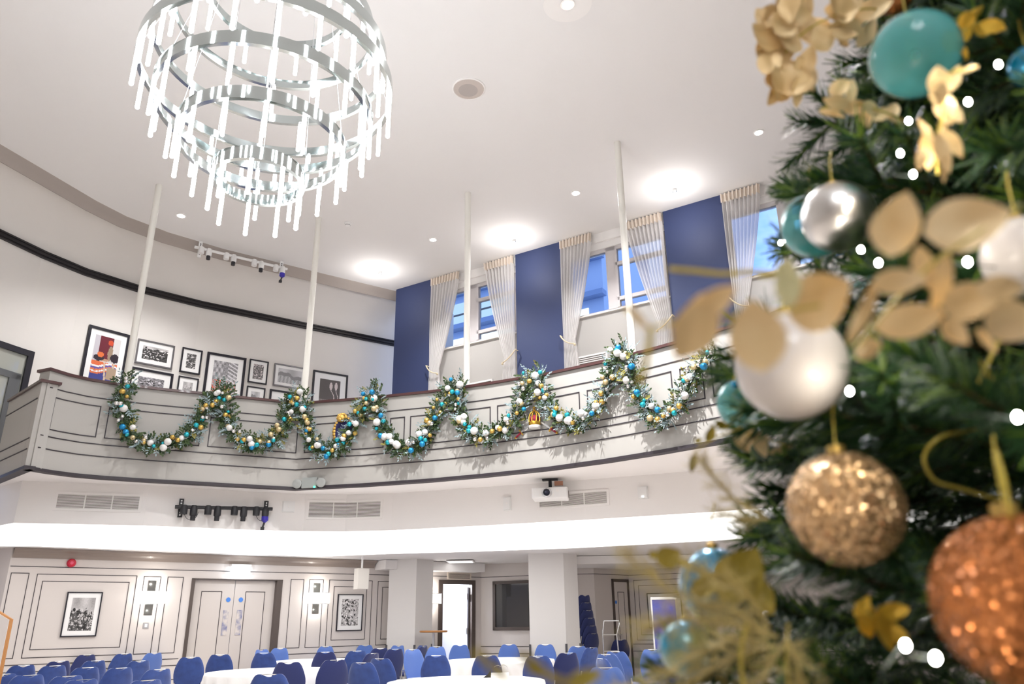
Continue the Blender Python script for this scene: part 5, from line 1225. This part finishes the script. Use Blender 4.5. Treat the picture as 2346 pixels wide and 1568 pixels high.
spray('pale drooping gold stem below the large leaves at left', .42, [(1484, 800, 50, 12, -100)], [(1490, 755), (1486, 800), (1475, 850), (1462, 880)], 'gleaf3', seed=19, sr=.0016)
spray('small green-gold leaves at the left edge below the balcony', .80, [(1627, 995, 46, 26, 70), (1655, 975, 40, 20, -20), (1588, 1062, 50, 26, -95), (1600, 1010, 20, 14, 0)], [(1590, 1040), (1625, 1010), (1700, 980)], 'gleaf4', seed=10, sr=.0008)
spray('gold leaf curl under the small teal bauble', .95, [(1725, 1000, 80, 40, -10), (1745, 1020, 60, 36, -70), (1700, 1010, 60, 34, -60), (1790, 1030, 60, 20, 20)], [(1700, 990), (1800, 1020)], 'gleaf', seed=11)
spray('bright yellow gold leaves low in the tree between the glitter baubles', .66, [(1990, 1420, 90, 50, 100), (2030, 1440, 100, 60, -80), (2050, 1400, 70, 40, 10), (1975, 1390, 60, 30, 60), (2065, 1460, 60, 30, -60)], [(1960, 1380), (2080, 1480)], 'gleaf2', seed=12)
spray('large rounded olive gold leaf over the cyan bauble', .66, [(1695, 1320, 150, 120, 60), (1620, 1340, 90, 60, 20), (1750, 1370, 90, 60, -60), (1532, 1277, 62, 56, 30), (1498, 1272, 26, 20, 0), (1565, 1290, 40, 20, 0)], [(1500, 1272), (1560, 1290), (1640, 1330), (1760, 1370)], 'gleaf4', seed=13, tilt=.3)
spray('blurred olive gold leaf tips over the nearest white table', .36, [(1115, 1518, 90, 20, -50), (1150, 1545, 60, 16, -60), (1215, 1515, 80, 22, -30), (1240, 1540, 80, 24, -20), (1290, 1555, 90, 30, -10), (1340, 1555, 90, 40, 20)], [(1085, 1495), (1160, 1560), (1260, 1600), (1500, 1620)], 'gleaf4', seed=14, sr=.0008)
spray('hidden-side gold leaves at the far right middle', .62, [(2320, 640, 60, 30, 10), (2260, 850, 60, 34, -60), (2235, 905, 36, 24, 80)], [(2230, 900), (2330, 700)], 'gleaf2', seed=15)
# feathery gold fern plumes at the lower left of the tree
def plume(label, dep, paths, seed, m='gfern'):
    rr = random.Random(seed); c0 = pd(*paths[0][0], dep); t = thing('gold_fern_plume', label, 'fern plume', c0, 'feathery gold plumes on the christmas tree'); fr_ = MB()
    for path in paths:
        dd = dep + rr.uniform(-.04, .04); pts = catmull([pd(x, y, dd) for x, y in path], 10); MB().tube(pts, [.0016 - .001 * i / len(pts) for i in range(len(pts))], 5).build('stem', m, t, True)
        for i, p in enumerate(pts):
            if i < 3: continue
            ax = (pts[min(i + 1, len(pts) - 1)] - pts[i - 1]).normalized()
            for k in range(4):
                dv = (ax * rr.uniform(.4, 1) + Vector((rr.uniform(-1, 1), rr.uniform(-1, 1), rr.uniform(-1, 1))) * .75).normalized(); L = rr.uniform(.012, .03)
                e = p + dv * L; w = dv.orthogonal().normalized() * .00045; fr_.add([p - w, p + w, e + w * .5, e - w * .5], [(0, 1, 2, 3)])
                for q_ in range(3):
                    b = p.lerp(e, .3 + .23 * q_); d2_ = (dv + Vector((rr.uniform(-1, 1), rr.uniform(-1, 1), rr.uniform(-1, 1))) * .8).normalized() * .008; fr_.add([b - w, b + w, b + d2_], [(0, 1, 2)])
    fr_.build('fronds', m, t)['kind'] = 'stuff'
plume('feathery gold plume spreading over the chairs at the tree foot, upper part', .60, [[(1760, 1450), (1680, 1400), (1600, 1380), (1520, 1340), (1440, 1280)], [(1780, 1460), (1700, 1440), (1620, 1420), (1540, 1420), (1480, 1440)], [(1760, 1440), (1720, 1370), (1660, 1330), (1600, 1300)]], 1)
plume('feathery gold plume drooping at the bottom left of the tree', .58, [[(1780, 1480), (1700, 1500), (1620, 1540), (1540, 1590)], [(1760, 1470), (1680, 1470), (1600, 1500), (1500, 1560), (1420, 1600)], [(1800, 1470), (1760, 1530), (1700, 1600)], [(1800, 1460), (1830, 1530), (1840, 1600)]], 2)
plume('faint gold plume at the left edge beside the white bulkhead', .74, [[(1750, 1180), (1690, 1150), (1640, 1100), (1610, 1060)], [(1760, 1190), (1700, 1190), (1650, 1180)]], 3)
# gold ribbon cords
def cord(pts, dep, r, label):
    P = catmull([pd(x, y, dep + (q[0] if q else 0)) for x, y, *q in pts], 10); o = MB().tube(P, r, 8).build('gold_ribbon', 'cord', None, True, origin=P[0]); tag(o, label, 'ribbon', 'gold ribbons on the tree')
cord([(2240, 985, .05), (2160, 1000), (2118, 1045), (2140, 1100), (2200, 1120), (2300, 1150)], .66, .0017, 'gold cord curling in a loop on the dark needles at right')
cord([(2283, 1035, .03), (2300, 1100), (2318, 1192)], .50, .0016, 'straight gold cord from which the copper bauble hangs')
cord([(1712, 1430), (1700, 1480), (1698, 1530), (1712, 1600)], .56, .0014, 'pale wavy cord hanging in the feathery plume at bottom')
cord([(1806, 1430), (1802, 1500), (1808, 1600)], .6, .0011, 'thin coppery cord hanging right of the pale wavy cord')
# ---- fairy lights
STR = [[(2281, 155), (2212, 240), (2077, 283), (2058, 357), (2087, 405)], [(1786, 560), (1968, 577), (2008, 607), (2210, 606)], [(1942, 900), (2322, 960)], [(2067, 1479), (2135, 1508)]]
t = thing('fairy_light_string', 'string of small white fairy lights wound through the fir tree', 'fairy lights', pd(2281, 155, tsurf(2281, 155)))
fpts = []; cab = []
for st_ in STR:
    pp = [(x, y, tsurf(x, y) - .02) for x, y in st_]; fpts += pp
    for a, b in zip(pp, pp[1:]): cab += [a, ((a[0] + b[0]) / 2, (a[1] + b[1]) / 2 + 25, max(a[2], b[2]) + .05)]
    cab += [pp[-1], (2500, pp[-1][1] + 60, .9)]
MB().tube(catmull([pd(*p) for p in cab], 6), .0005, 5).build('cable', mat('dark_green_cable', srgb(14, 26, 20), .7), t, True)
Mt['fl'] = emis('fairy_glow', (1, .97, .9), 60)
for p in fpts:
    c = pd(*p) - Vector((0, .004, 0)); q = MB().sphere(c, .0017, 10, 8, sz=1.4).build('fairy_bulb', 'fl', t, True)
    lamp('fairy_light', 'POINT', c - Vector((.006, .01, 0)), .035, (1, .92, .75), 0.0, parent=t)
